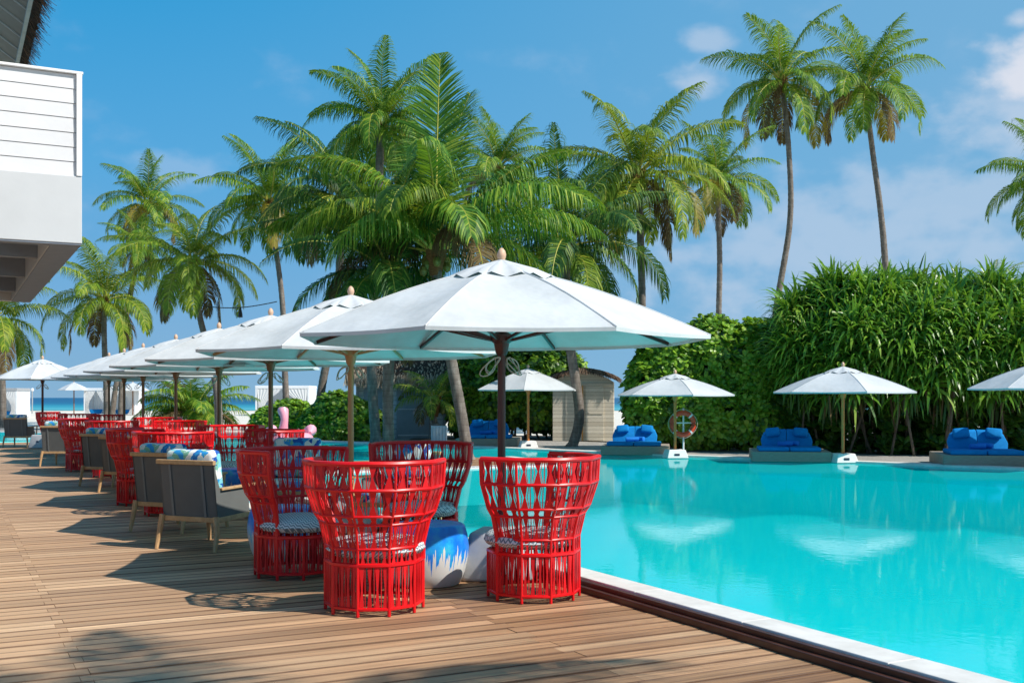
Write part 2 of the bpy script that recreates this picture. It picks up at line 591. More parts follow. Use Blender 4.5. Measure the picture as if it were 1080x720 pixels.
    leaf('palm_leaf_light', [(0, (.04, .10, .012)), (.5, (.12, .22, .02)), (.85, (.25, .34, .03)), (1, (.42, .44, .05))], (.36, .46, .02), .27, .5, .22)
    leaf('palm_yellow', [(0, (.15, .15, .02)), (.6, (.30, .26, .03)), (1, (.28, .19, .05))], (.5, .4, .03), .3, .5)
    leaf('palm_dead', [(0, (.09, .06, .03)), (1, (.20, .15, .07))], (.2, .12, .05), .15, .8, .1)
    leaf('shrub_leaf', [(0, (.09, .22, .015)), (.5, (.20, .40, .03)), (.85, (.31, .52, .045)), (1, (.42, .56, .08))], (.30, .48, .03), .32, .36)
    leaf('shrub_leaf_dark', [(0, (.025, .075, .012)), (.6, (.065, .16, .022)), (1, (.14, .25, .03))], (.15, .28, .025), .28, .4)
    leaf('pandan_leaf', [(0, (.035, .125, .016)), (.5, (.10, .27, .025)), (.85, (.24, .44, .04)), (1, (.40, .54, .09))], (.22, .42, .03), .3, .33)
    mat_simple('rachis', (.40, .38, .06), .5, .25)
    mat_simple('stem', (.13, .095, .065), .9, .35)
    mat_simple('coconut', (.16, .16, .03), .5, .4, 5)


mats()


# ---------------------------------------------------------------- mesh builder
class MB:
    def __init__(self):
        self.v, self.f, self.m = [], [], []
        self.cur = 0

    def add(self, vs, fs):
        k = len(self.v)
        self.v += [tuple(p) for p in vs]
        self.f += [tuple(k + i for i in q) for q in fs]
        self.m += [self.cur] * len(fs)

    def box(self, c, s, rz=0, mat=None):
        x, y, z = s[0] / 2, s[1] / 2, s[2] / 2
        vs = [Vector((i * x, j * y, k * z)) for k in (-1, 1) for j in (-1, 1) for i in (-1, 1)]
        rot = mat if mat is not None else Matrix.Rotation(rz, 3, 'Z')
        vs = [rot @ p + Vector(c) for p in vs]
        self.add(vs, [(0, 2, 3, 1), (4, 5, 7, 6), (0, 1, 5, 4), (2, 6, 7, 3), (0, 4, 6, 2), (1, 3, 7, 5)])

    def bar(self, p, q, wx, wz, up=(0, 0, 1)):
        p, q = Vector(p), Vector(q)
        d = (q - p)
        L = d.length
        d.normalize()
        s = d.cross(Vector(up))
        if s.length < 1e-4:
            s = Vector((1, 0, 0))
        s.normalize()
        n = s.cross(d)
        rot = Matrix((s, d, n)).transposed()
        self.box((p + q) / 2, (wx, L, wz), mat=rot)

    def tube(self, pts, rad, n=8, cap=True):
        pts = [Vector(p) for p in pts]
        if not hasattr(rad, '__len__'):
            rad = [rad] * len(pts)
        vs = []
        ref = None
        for i, p in enumerate(pts):
            t = (pts[min(i + 1, len(pts) - 1)] - pts[max(i - 1, 0)])
            if t.length < 1e-9:
                t = Vector((0, 0, 1))
            t.normalize()
            if ref is None:
                ref = Vector((1, 0, 0)) if abs(t.x) < .9 else Vector((0, 1, 0))
            s = t.cross(ref)
            if s.length < 1e-5:
                s = t.cross(Vector((0, 0, 1)))
            s.normalize()
            u = s.cross(t)
            ref = u
            for k in range(n):
                a = 2 * PI * k / n
                vs.append(p + (u * math.cos(a) + s * math.sin(a)) * rad[i])
        fs = []
        for i in range(len(pts) - 1):
            for k in range(n):
                k2 = (k + 1) % n
                fs.append((i * n + k, i * n + k2, (i + 1) * n + k2, (i + 1) * n + k))
        if cap:
            fs.append(tuple(range(n - 1, -1, -1)))
            b = (len(pts) - 1) * n
            fs.append(tuple(range(b, b + n)))
        self.add(vs, fs)

    def ring(self, pts, rad, n=6):
        # closed tube
        pts = [Vector(p) for p in pts]
        N = len(pts)
        vs, fs = [], []
        for i, p in enumerate(pts):
            t = (pts[(i + 1) % N] - pts[i - 1]).normalized()
            s = t.cross(Vector((0, 0, 1)))
            if s.length < 1e-4:
                s = t.cross(Vector((0, 1, 0)))
            s.normalize()
            u = s.cross(t)
            for k in range(n):
                a = 2 * PI * k / n
                vs.append(p + (u * math.cos(a) + s * math.sin(a)) * rad)
        for i in range(N):
            j = (i + 1) % N
            for k in range(n):
                k2 = (k + 1) % n
                fs.append((i * n + k, i * n + k2, j * n + k2, j * n + k))
        self.add(vs, fs)

    def lathe(self, prof, n=24, c=(0, 0, 0), wob=None):
        c = Vector(c)
        vs, fs = [], []
        for (r, z) in prof:
            for k in range(n):
                a = 2 * PI * k / n
                vs.append(c + Vector((r * math.cos(a), r * math.sin(a), z)))
        for i in range(len(prof) - 1):
            for k in range(n):
                k2 = (k + 1) % n
                fs.append((i * n + k, i * n + k2, (i + 1) * n + k2, (i + 1) * n + k))
        fs.append(tuple(range(n - 1, -1, -1)))
        b = (len(prof) - 1) * n
        fs.append(tuple(range(b, b + n)))
        self.add(vs, fs)

    def prism(self, poly, z0, z1):
        n = len(poly)
        vs = [(p[0], p[1], z0) for p in poly] + [(p[0], p[1], z1) for p in poly]
        fs = [tuple(range(n - 1, -1, -1)), tuple(range(n, 2 * n))]
        for i in range(n):
            j = (i + 1) % n
            fs.append((i, j, n + j, n + i))
        self.add(vs, fs)

    def sweep(self, outline, depth_vec, origin=(0, 0, 0)):
        # outline of 3-D points extruded along depth_vec
        o = Vector(origin)
        d = Vector(depth_vec)
        n = len(outline)
        vs = [o + Vector(p) for p in outline] + [o + Vector(p) + d for p in outline]
        fs = [tuple(range(n - 1, -1, -1)), tuple(range(n, 2 * n))]
        for i in range(n):
            j = (i + 1) % n
            fs.append((i, j, n + j, n + i))
        self.add(vs, fs)

    def build(self, name, mats, parent=None, smooth=False, bevel=0, seg=2, sub=0, loc=None, rz=None):
        me = bpy.data.meshes.new(name)
        me.from_pydata(self.v, [], self.f)
        if not isinstance(mats, (list, tuple)):
            mats = [mats]
        for x in mats:
            me.materials.append(M[x])
        me.polygons.foreach_set('material_index', self.m)
        if bevel:
            bm = bmesh.new()
            bm.from_mesh(me)
            bmesh.ops.recalc_face_normals(bm, faces=bm.faces[:])
            es = [e for e in bm.edges if len(e.link_faces) == 2 and e.calc_face_angle(0) > R(25)]
            bmesh.ops.bevel(bm, geom=es, offset=bevel, segments=seg, affect='EDGES', profile=.5, clamp_overlap=True)
            bm.to_mesh(me)
            bm.free()
        if smooth:
            me.polygons.foreach_set('use_smooth', [True] * len(me.polygons))
            try:
                me.set_sharp_from_angle(angle=R(42))
            except Exception:
                pass
        me.update()
        o = bpy.data.objects.new(name, me)
        COL.objects.link(o)
        if parent is not None:
            o.parent = parent
        if loc is not None:
            o.location = loc
        if rz is not None:
            o.rotation_euler = (0, 0, rz)
        if sub:
            md = o.modifiers.new('sub', 'SUBSURF')
            md.levels = sub
            md.render_levels = sub
        return o


def tag(o, label=None, cat=None, group=None, kind=None):
    if label:
        o['label'] = label
    if cat:
        o['category'] = cat
    if group:
        o['group'] = group
    if kind:
        o['kind'] = kind
    return o


def empty(name, loc, rz=0, label=None, cat=None, group=None):
    o = bpy.data.objects.new(name, None)
    COL.objects.link(o)
    o.location = loc
    o.rotation_euler = (0, 0, rz)
    o.empty_display_size = .2
    return tag(o, label, cat, group)


def copy_tree(o, parent=None):
    kids = list(o.children)
    c = o.copy()
    COL.objects.link(c)
    if parent is not None:
        c.parent = parent
    for k in kids:
        copy_tree(k, c)
    return c


def structure(mb, name, mats, **kw):
    return tag(mb.build(name, mats, **kw), kind='structure')


# ---------------------------------------------------------------- ground, pool, deck
FAR_PX = [(1500, 527), (1300, 511), (1080, 496), (860, 486.6), (760, 483.4), (650, 478.8), (500, 472.2), (400, 468.5), (200, 461.5), (0, 456.5), (-300, 450)]
WZ = 0.05
FAR = [G(u, v, WZ) for u, v in FAR_PX]
near = [F(-9, .33), F(33, .33), F(33, -14)]
pool_poly = [Vector((p.x, p.y, 0)) for p in FAR] + [near[2], near[1], near[0]]


def flat(name, polys, z, mat):
    loops = [[Vector((p[0], p[1], 0)) for p in L] for L in polys]
    tris = tessellate_polygon(loops)
    vs = [(p.x, p.y, z) for L in loops for p in L]
    mb = MB()
    fs = []
    for t in tris:
        a, b, c = (Vector(vs[i]) for i in t)
        fs.append(tuple(t) if (b - a).cross(c - a).z > 0 else (t[0], t[2], t[1]))
    mb.add(vs, fs)
    return structure(mb, name, mat)


# sand ground with a hole where pool and deck are
hole = [Vector((p.x, p.y, 0)) for p in FAR] + [F(33, -14), F(-9, -14), F(-9, .33)]
flat('ground', [[(-4000, -600), (4000, -600), (4000, 5000), (-4000, 5000)], hole], -0.02, 'sand')
flat('sea_water', [[(-4000, 128), (4000, 122), (4000, 5000), (-4000, 5000)]], 0.03, 'sea')
flat('pool_water', [pool_poly], WZ, 'pool_water')
flat('pool_floor', [pool_poly], -1.15, 'pool_tile')
mb = MB()
n = len(pool_poly)
for i in range(n):
    p, q = pool_poly[i], pool_poly[(i + 1) % n]
    mb.add([(p.x, p.y, -1.15), (q.x, q.y, -1.15), (q.x, q.y, .03), (p.x, p.y, .03)], [(0, 1, 2, 3)])
structure(mb, 'pool_wall_lining', 'pool_tile')

# far coping and terrace along the far shore
mb = MB()
mt = MB()
for i in range(len(FAR) - 1):
    p, q = FAR[i].copy(), FAR[i + 1].copy()
    p.z = q.z = 0
    for (m_, d0, d1, z0, z1) in ((mb, 0.0, .45, -.3, .095), (mt, .45, 5.5, -.3, .06)):
        out = []
        for pt, j in ((p, i), (q, i + 1)):
            t = (FAR[min(j + 1, len(FAR) - 1)] - FAR[max(j - 1, 0)])
            t.z = 0
            t.normalize()
            nrm = Vector((t.y, -t.x, 0))
            out.append((pt + nrm * d0, pt + nrm * d1))
        quad = [out[0][0], out[1][0], out[1][1], out[0][1]]
        m_.prism(quad, z0, z1)
structure(mb, 'pool_coping', 'coping_stone')
structure(mt, 'terrace', 'terrace_stone')

# deck boards (local x across = E2, local y along = E1)
random.seed(3)


def boards(mb, a0, a1, b0, b1, pitch=.15, gap=.0135, seg=2.6, z=0.0):
    na = int((a1 - a0) / pitch)
    for i in range(na):
        y0 = a0 + i * pitch
        y1 = y0 + pitch - gap
        off = 0 if (i // 1) % 2 else seg * .0
        x = b0
        cuts = [b0]
        k = -1.05 - .06 * (i % 2)
        c = b1 + k
        cc = []
        while c > b0 + .3:
            cc.append(c)
            c -= seg
        cuts = [b0] + cc[::-1] + [b1]
        for j in range(len(cuts) - 1):
            x0, x1 = cuts[j] + .0015, cuts[j + 1] - .0015
            dz = random.uniform(-.0025, .0025)
            sk = random.uniform(-.0015, .0015)
            mb.box(((x0 + x1) / 2, (y0 + y1) / 2 + sk, z - .015 + dz), (x1 - x0, y1 - y0, .03))


mb = MB()
boards(mb, -9, 32.9, -14, -.002)
structure(mb, 'wooden_deck', 'deck_wood', loc=P0, rz=ANG, bevel=0)
mb = MB()
mb.box((-7, 12, -.17), (13.98, 41.9, .26))
structure(mb, 'deck_base', 'deck_under', loc=P0, rz=ANG)
# pool edge: dark timber riser in two steps, gutter shadow, pale coping
mb = MB()
mb.box((.022, 11.95, .0), (.044, 41.9, .09))
mb.box((.066, 11.95, .02), (.042, 41.9, .116))
structure(mb, 'deck_kerb', 'dark_wood', loc=P0, rz=ANG, bevel=.006)
mb = MB()
y = -9.0
while y < 32.8:
    L = 1.1985
    mb.box((.215, y + L / 2, -.2), (.25, L, .585))
    y += 1.2
structure(mb, 'pool_coping', 'coping_stone', loc=P0, rz=ANG, bevel=.008)
# wooden walkway between the two pools
mb = MB()
boards(mb, 13.26, 16.5, .36, 7.6, seg=2.4, z=.06)
structure(mb, 'walkway', 'deck_wood', loc=P0, rz=ANG)
mb = MB()
mb.box((4.0, 14.62, -.5), (7.15, 3.72, 1.05))
structure(mb, 'walkway_base', 'deck_under', loc=P0, rz=ANG)
mb = MB()
mb.box((3.97, 12.99, -.3), (7.26, .5, .76))
mb.box((7.72, 14.75, -.3), (.24, 3.0, .76))
structure(mb, 'walkway_coping', 'coping_stone', loc=P0, rz=ANG, bevel=.01)
mb = MB()
mb.box((3.97, 12.95, .083), (7.2, .12, .008))
structure(mb, 'walkway_border', 'mosaic', loc=P0, rz=ANG)


# ---------------------------------------------------------------- building with balcony
def building():
    b = empty('balcony_building', F(0, -6, 0), ANG, 'white building corner with clapboard balcony and thatched eave over the deck', 'building')
    # corner of the balcony front (near right), measured from the photo
    c = at(86.5, 257, 9.94)
    rel = c - F(0, -6, 0)
    cx, cy = rel.dot(E2), rel.dot(E1)         # local coordinates
    zs = c.z
    W_, D_ = 4.2, 6.6
    mb = MB()
    th = .16
    # fascia band and inner slab with beams below
    mb.box((cx - W_ / 2, cy + th / 2, zs + .305), (W_, th, .61))
    mb.box((cx - .13, cy + th + D_ / 2, zs + .305), (.26, D_, .61))
    mb.box((cx - W_ / 2, cy + D_ + th * 1.5, zs + .305), (W_, th, .61))
    mb.build('fascia', 'fascia_grey', b, bevel=.006)
    mb = MB()
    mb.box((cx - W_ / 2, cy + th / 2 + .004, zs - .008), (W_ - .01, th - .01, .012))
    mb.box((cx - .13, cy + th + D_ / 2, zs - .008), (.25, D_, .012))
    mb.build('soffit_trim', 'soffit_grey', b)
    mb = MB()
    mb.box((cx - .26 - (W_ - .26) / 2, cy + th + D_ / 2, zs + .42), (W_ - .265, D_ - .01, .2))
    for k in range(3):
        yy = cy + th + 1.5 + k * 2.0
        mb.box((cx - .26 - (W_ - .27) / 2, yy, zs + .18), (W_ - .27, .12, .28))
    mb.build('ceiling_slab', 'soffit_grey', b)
    # clapboards
    z0 = zs + .612
    bh = .1325
    for k in range(7):
        mb = MB()
        x1, x0 = cx - .05, cx - W_
        zl = z0 + k * bh
        pts = [(x0, cy + .045, zl), (x0, cy + .020, zl), (x0, cy + .026, zl + bh - .005), (x0, cy + .045, zl + bh - .005)]
        mb.sweep(pts, (x1 - x0, 0, 0))
        mb.build('clapboard', 'wall_white', b)
    mb = MB()
    mb.box((cx - .024, cy + .03, z0 + bh * 3.5), (.048, .08, bh * 7))
    mb.box((cx - .07, cy + .08 + D_ / 2, z0 + bh * 3.5), (.1, D_, bh * 7 - .004))
    mb.box((cx - W_ / 2, cy + .05, z0 + bh * 7 + .012), (W_ + .02, .12, .024))
    mb.box((cx - W_ / 2 - .06, cy + .09, z0 + bh * 3.5), (W_ - .12, .06, bh * 7 - .004))
    mb.build('corner_trim', 'white_paint', b, bevel=.004)
    mb = MB()
    mb.box((cx - W_ - .15, cy + D_ / 2 + 1, 3.4), (.3, D_ + 4, 6.8))
    mb.build('wall', 'wall_white', b)
    # roof: eave along E1
    e0 = F(0, -3.28, 6.45) - F(0, -6, 0)
    ex, ez = e0.x, 6.45
    ex = (F(0, -3.42) - F(0, -6)).dot(E2)
    a0, a1 = -4.0, 16.5
    run, rise = 4.6, 3.1
    mb = MB()
    mb.sweep([(ex, a0, ez), (ex - run, a0, ez + rise), (ex - run, a0, ez + rise + .03), (ex, a0, ez + .03)], (0, a1 - a0, 0))
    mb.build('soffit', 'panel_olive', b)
    mb = MB()
    k = a0
    while k < a1:
        mb.bar((ex, k, ez - .006), (ex - run, k, ez + rise - .006), .035, .02, up=(0, 0, 1))
        k += .60
    mb.bar((ex + .01, a0, ez - .004), (ex + .01, a1, ez - .004), .05, .06)
    mb.build('batten', 'batten_light', b)
    random.seed(9)
    mb = MB()
    mb.sweep([(ex + .02, a0, ez + .04), (ex + .16, a0, ez + .02), (ex + .12, a0, ez + .42), (ex - run, a0, ez + rise + .40), (ex - run, a0, ez + rise + .04)], (0, a1 - a0, 0))
    mb.cur = 1
    for i in range(9000):
        y = random.uniform(a0, a1)
        t = random.random() ** 1.2
        x = ex + .13 - random.random() * .10
        z = ez + .03 + random.random() * .42
        if i % 3 == 0:
            x = ex - t * run * .5
            z = ez + .42 + t * rise * .5
        L = random.uniform(.10, .30)
        d = Vector((random.uniform(.25, .75), random.uniform(-.35, .35), random.uniform(-1.0, -.35))).normalized() * L
        wv = Vector((random.uniform(-.3, .3), 1, random.uniform(-.3, .3))).normalized() * random.uniform(.006, .014)
        p = Vector((x, y, z))
        mb.add([p - wv, p + wv, p + d + wv * .4, p + d - wv * .4], [(0, 1, 2, 3)])
    mb.build('thatch', ['thatch_core', 'thatch'], b)


building()


# ---------------------------------------------------------------- palms
def frond(mb, rng, phi, el0, L, bend, nleaf, lmax, lw, leaf_m, hang=.5, nseg=14, twist=0, fold=.25):
    p = Vector((0, 0, 0))
    pts, tans = [], []
    for i in range(nseg + 1):
        s = i / nseg
        el = el0 - bend * (s ** 1.35)
        el = max(el, R(-86))
        d = Vector((math.cos(el) * math.cos(phi), math.cos(el) * math.sin(phi), math.sin(el)))
        pts.append(p.copy())
        tans.append(d)
        p = p + d * (L / nseg)
        phi += twist / nseg
    mb.cur = 3
    mb.tube(pts, [.034 * L / 4 * (1 - .9 * i / nseg) + .003 for i in range(nseg + 1)], 4, cap=False)
    mb.cur = leaf_m
    down = Vector((0, 0, -1))
    roll = rng.uniform(-.35, .35)
    for k in range(nleaf):
        s = .14 + .86 * (k + rng.random() * .6) / nleaf
        fi = s * nseg
        i = min(int(fi), nseg - 1)
        f = fi - i
        q = pts[i].lerp(pts[i + 1], f)
        t = tans[i].lerp(tans[min(i + 1, nseg)], f).normalized()
        side = t.cross(Vector((0, 0, 1)))
        if side.length < .08:
            side = Vector((-math.sin(phi), math.cos(phi), 0))
        side.normalize()
        upv = side.cross(t)
        ll = lmax * (math.sin(PI * min(1, .16 + .80 * s)) ** .75) * rng.uniform(.85, 1.12)
        fwd = .45 + .75 * s * s
        for sg in (-1, 1):
            if rng.random() < .04:
                continue
            sd = (side * math.cos(roll) + upv * math.sin(roll)) * sg
            d0 = (sd * 1.0 + t * fwd + upv * fold + Vector((rng.uniform(-.1, .1), rng.uniform(-.1, .1), rng.uniform(-.1, .1)))).normalized()
            hg = hang * rng.uniform(.7, 1.3)
            d1 = (d0 + down * hg).normalized()
            d2 = (d1 + down * hg * 1.4).normalized()
            a = q
            b = a + d0 * ll * .35
            c = b + d1 * ll * .35
            e = c + d2 * ll * .32
            wv = t.cross(d0).cross(d0)
            if wv.length < 1e-4:
                wv = t
            wv = wv.normalized()
            w0, w1, w2 = lw * .55, lw, lw * .72
            mb.add([a - wv * w0 * .5, a + wv * w0 * .5, b + wv * w1 * .5, b - wv * w1 * .5, c + wv * w2 * .5, c - wv * w2 * .5, e],
                   [(0, 1, 2, 3), (3, 2, 4, 5), (5, 4, 6)])


CR = {}


def crown_mesh(key, L=3.6, nf=22, nleaf=46, lmax=.85, lw=.05, up=74, low=-35, bend=1.25, hang=.45, mats=('palm_leaf', 'palm_yellow', 'palm_dead'), yellow=.12, seed=1, extra=()):
    rng = random.Random(seed)
    mb = MB()
    for k in range(nf):
        t = (k + .5) / nf
        el = R(up + (low - up) * t ** .9 + rng.uniform(-7, 7))
        phi = k * 2.39996 + rng.uniform(-.25, .25)
        ln = L * (.80 + .25 * math.sin(PI * min(1, .25 + t * .8))) * rng.uniform(.9, 1.08)
        bd = bend * (.55 + .75 * min(1, t * 1.6)) * rng.uniform(.8, 1.2)
        lm = 0
        if t > .72 and rng.random() < yellow * 2.5:
            lm = 1
        if t > .86 and rng.random() < yellow * 4:
            lm = 2
        frond(mb, rng, phi, el, ln, bd, nleaf, lmax * rng.uniform(.9, 1.1), lw, lm, hang * (.8 + .7 * t), twist=rng.uniform(-.5, .5))
    for (phi, el, ln, bd, lm, hg) in extra:
        frond(mb, rng, R(phi), R(el), ln, bd, int(nleaf * 1.25), lmax * 1.05, lw, lm, hg, nseg=18)
    mb.cur = 4
    # leaf bases and fibre at the crown shaft
    for k in range(14):
        a = k * 2.39996
        rr = .10 + .05 * rng.random()
        mb.tube([(0.05 * math.cos(a), .05 * math.sin(a), -.55 + .3 * rng.random()), (rr * math.cos(a), rr * math.sin(a), -.1), (rr * 1.6 * math.cos(a), rr * 1.6 * math.sin(a), .22)], [.10, .085, .03], 5)
    mb.cur = 3
    for k in range(8):
        a = k * 2.39996 + 1
        mb.tube([(.06 * math.cos(a), .06 * math.sin(a), -.1), (.2 * math.cos(a), .2 * math.sin(a), .22), (.42 * math.cos(a), .42 * math.sin(a), .42)], [.07, .05, .03], 5)
    mb.cur = 5
    for k in range(rng.randint(5, 9)):
        a = rng.random() * 6.28
        r0, zc = rng.uniform(.2, .32), -rng.uniform(.12, .42)
        cx, cy = r0 * math.cos(a), r0 * math.sin(a)
        mb.lathe([(.01, -.13), (.075, -.09), (.1, 0), (.075, .09), (.01, .13)], 7, (cx, cy, zc))
    o = mb.build('crown', [*mats, 'rachis', 'palm_fibre', 'coconut'])
    CR[key] = o.data
    bpy.data.objects.remove(o)


def palm(label, path, Y, r0, r1, key, base_z=0.0, scale=1, rot=0, tilt=(0, 0), name='palm_tree', grp='coconut palms behind the pool', dY=0):
    """path: pixels from base to crown; first point lies on the ground."""
    pts = []
    nP = len(path)
    for i, (u, v) in enumerate(path):
        Yi = Y + dY * i / (nP - 1)
        p = at(u, v, Yi)
        if i == 0:
            p.z = base_z
        pts.append(p)
    # smooth
    base = pts[0].copy()
    loc = [p - base for p in pts]
    fine = []
    for i in range(len(loc) - 1):
        pa = loc[max(i - 1, 0)]
        pb, pc = loc[i], loc[i + 1]
        pd = loc[min(i + 2, len(loc) - 1)]
        for k in range(8):
            t = k / 8
            fine.append(.5 * ((2 * pb) + (pc - pa) * t + (2 * pa - 5 * pb + 4 * pc - pd) * t * t + (3 * pb - pa - 3 * pc + pd) * t ** 3))
    fine.append(loc[-1])
    root = empty(name, base, 0, label, 'palm tree', grp)
    rng = random.Random(int(base.x * 100) + 7)
    dense = []
    for i in range(len(fine) - 1):
        for k in range(3):
            dense.append(fine[i].lerp(fine[i + 1], k / 3))
    dense.append(fine[-1])
    rad = []
    N = len(dense)
    for i in range(N):
        t = i / (N - 1)
        r = r0 + (r1 - r0) * t ** .7
        if t < .06:
            r *= 1 + .5 * (1 - t / .06)
        rad.append(r * (1 + .05 * (i % 2) + rng.uniform(-.02, .02)))
    mb = MB()
    mb.tube(dense, rad, 12)
    mb.build('trunk', 'palm_bark', root, smooth=True)
    c = bpy.data.objects.new('crown', CR[key])
    COL.objects.link(c)
    c.parent = root
    c.location = fine[-1]
    c.rotation_euler = (tilt[0], tilt[1], rot)
    c.scale = (scale,) * 3
    return root


LIGHT = ('palm_leaf_light', 'palm_yellow', 'palm_dead')
DARK = ('palm_leaf_dark', 'palm_leaf_light', 'palm_dead')
crown_mesh('a', L=3.7, nf=23, nleaf=76, lmax=.95, lw=.042, seed=2, up=84, low=-28, bend=1.35, hang=.8)
crown_mesh('b', L=3.7, nf=24, nleaf=76, lmax=.95, lw=.042, seed=5, up=84, low=-38, bend=1.35, hang=.85, yellow=.2)
crown_mesh('c', L=3.8, nf=24, nleaf=80, lmax=1.0, lw=.042, seed=8, up=84, low=-30, bend=1.45, hang=.95, mats=LIGHT, yellow=.2)
crown_mesh('d', L=4.0, nf=25, nleaf=84, lmax=1.0, lw=.042, seed=11, up=84, low=-22, bend=1.45, hang=1.0)
crown_mesh('e', L=4.2, nf=26, nleaf=88, lmax=1.05, lw=.042, seed=14, up=82, low=-18, bend=1.45, hang=1.15, mats=DARK, yellow=.15)
crown_mesh('f', L=3.9, nf=22, nleaf=76, lmax=1.0, lw=.044, seed=17, up=80, low=-25, bend=1.5, hang=1.0, mats=LIGHT, yellow=.35)
crown_mesh('near', L=4.3, nf=11, nleaf=116, lmax=1.1, lw=.036, seed=21, up=66, low=16, bend=1.5, hang=1.2, mats=('palm_leaf', 'palm_leaf_light', 'palm_dead'), yellow=.3,
           extra=((75, 88, 4.7, .10, 0, .12), (62, 80, 4.5, .5, 0, .3), (185, 66, 4.8, 1.7, 0, .9), (-105, 62, 3.7, 2.3, 1, .9), (-70, 50, 3.4, 2.2, 0, .9), (175, 36, 4.6, 1.3, 0, 1.0), (8, 56, 4.8, 1.75, 0, 1.1), (-12, 34, 4.3, 1.3, 0, 1.1), (215, 40, 4.2, 1.7, 1, .9), (110, 70, 4.5, .9, 0, .5)))
crown_mesh('young', L=3.2, nf=22, nleaf=70, lmax=.95, lw=.05, seed=31, up=72, low=12, bend=1.2, hang=.7)
crown_mesh('small', L=1.9, nf=14, nleaf=36, lmax=.50, lw=.035, seed=33, up=75, low=0, bend=1.5, hang=.7, mats=LIGHT)

TG = 'coconut palms around the pool'
# left hand group
palm('slim palm with round crown, highest of those beside the white balcony', [(127, 436), (129, 380), (131, 335), (143, 285), (155, 216)], 60, .16, .10, 'a', rot=.4, scale=.92, grp=TG)
palm('bright palm above the row of parasols with leaning grey trunk', [(231, 450), (229, 415), (222, 375), (211, 335), (203, 278)], 48, .19, .12, 'c', rot=1.2, scale=1.02, grp=TG)
palm('palm with yellow ribbed fronds right beside the balcony underside', [(113, 437), (112, 400), (110, 360), (110, 318)], 55, .17, .12, 'f', rot=2.2, scale=1.0, grp=TG)
palm('yellowing palm whose fronds hang at the left picture edge', [(3, 440), (2, 400), (-3, 365), (-8, 338)], 52, .18, .12, 'f', rot=4.1, scale=1.0, grp=TG)
palm('palm half hidden behind the leafy cluster with bare thin trunk below', [(303, 440), (300, 380), (297, 310), (284, 215)], 46, .15, .10, 'd', rot=.9, scale=.88, grp=TG)
# central cluster
palm('tall palm at the top of the dense central cluster', [(397, 470), (392, 385), (396, 280), (402, 135)], 34, .17, .12, 'd', rot=2.4, scale=.76, grp=TG)
palm('palm with pale ringed trunk in front of the grey cabin', [(411, 484), (409, 420), (411, 350), (413, 290)], 26.3, .135, .125, 'e', rot=.2, scale=.80, grp=TG)
palm('palm with one great upright frond and curving grey trunk on the walkway', [(494, 487), (487, 440), (474, 370), (463, 310), (459, 268)], 25.5, .135, .12, 'near', rot=0, scale=1.0, grp=TG)
palm('distant palm peeping between the central cluster and the blue sky', [(520, 440), (522, 330), (525, 178)], 46, .15, .10, 'a', rot=3.3, scale=.80, grp=TG)
palm('dark drooping palm behind the largest parasol with bent trunk by the hut', [(603, 473), (611, 440), (606, 395), (598, 340), (596, 262)], 32, .15, .13, 'e', rot=1.7, scale=.88, grp=TG)
palm('full palm with a yellow hanging frond between central cluster and lone palms', [(678, 468), (677, 400), (677, 300), (673, 186)], 35, .13, .11, 'c', rot=.5, scale=.98, grp=TG)
palm('thin palm with sparse crown just right of the full yellow fronded palm', [(758, 460), (758, 340), (759, 270), (756, 192)], 44, .13, .10, 'a', rot=5.1, scale=.80, grp=TG)
palm('leaning palm in the left half of the dense central cluster', [(332, 445), (340, 405), (352, 340), (364, 212)], 39, .16, .12, 'e', rot=2.9, scale=.95, grp=TG)
# skyline palms
palm('very tall palm with s curved trunk, left of the skyline pair', [(806, 470), (818, 332), (833, 235), (832, 160), (825, 86)], 46, .155, .10, 'b', rot=1.1, scale=.98, grp=TG)
palm('very tall palm with smooth leaning trunk, right of the skyline pair', [(944, 470), (934, 284), (929, 225), (921, 165), (912, 94)], 47, .155, .105, 'a', rot=2.9, scale=1.0, grp=TG)
palm('palm cut off by the right picture edge with dark arching fronds', [(1118, 470), (1114, 330), (1112, 196)], 38, .18, .13, 'd', rot=.3, scale=.76, grp=TG)
palm('young palm tip rising behind the pandanus hedge', [(1042, 470), (1042, 380), (1044, 308)], 36, .1, .09, 'small', rot=.6, scale=.75, grp=TG)
palm('low bushy young palm on the bright sand behind the red chairs', [(203, 449), (203, 440)], 58, .16, .16, 'young', rot=.3, scale=1.15, grp='young palms')
# palm standing beside the camera on the deck edge; throws the dappled shade in the foreground
r_ = palm('palm leaning over the near pool edge, throwing dappled shade on the deck', [(540, 419), (540, 419)], 10, .17, .13, 'b', grp=TG)
for c_ in list(r_.children):
    if c_.name.startswith('trunk'):
        bpy.data.objects.remove(c_)
r_.location = F(-7.7, -.5, 0)
top = Vector((5.6, 1.15, 6.9)) - r_.location
mb = MB()
pts = []
for i in range(25):
    t = i / 24
    p = top * t + Vector((0, 0, 1)) * math.sin(PI * t) * -.5
    pts.append(p)
mb.tube(pts, [.2 * (1 - .35 * i / 24) * (1 + .05 * (i % 2)) for i in range(25)], 12)
mb.build('trunk', 'palm_bark', r_, smooth=True)
for c_ in r_.children:
    if c_.name.startswith('crown'):
        c_.location = top
        c_.scale = (.8,) * 3


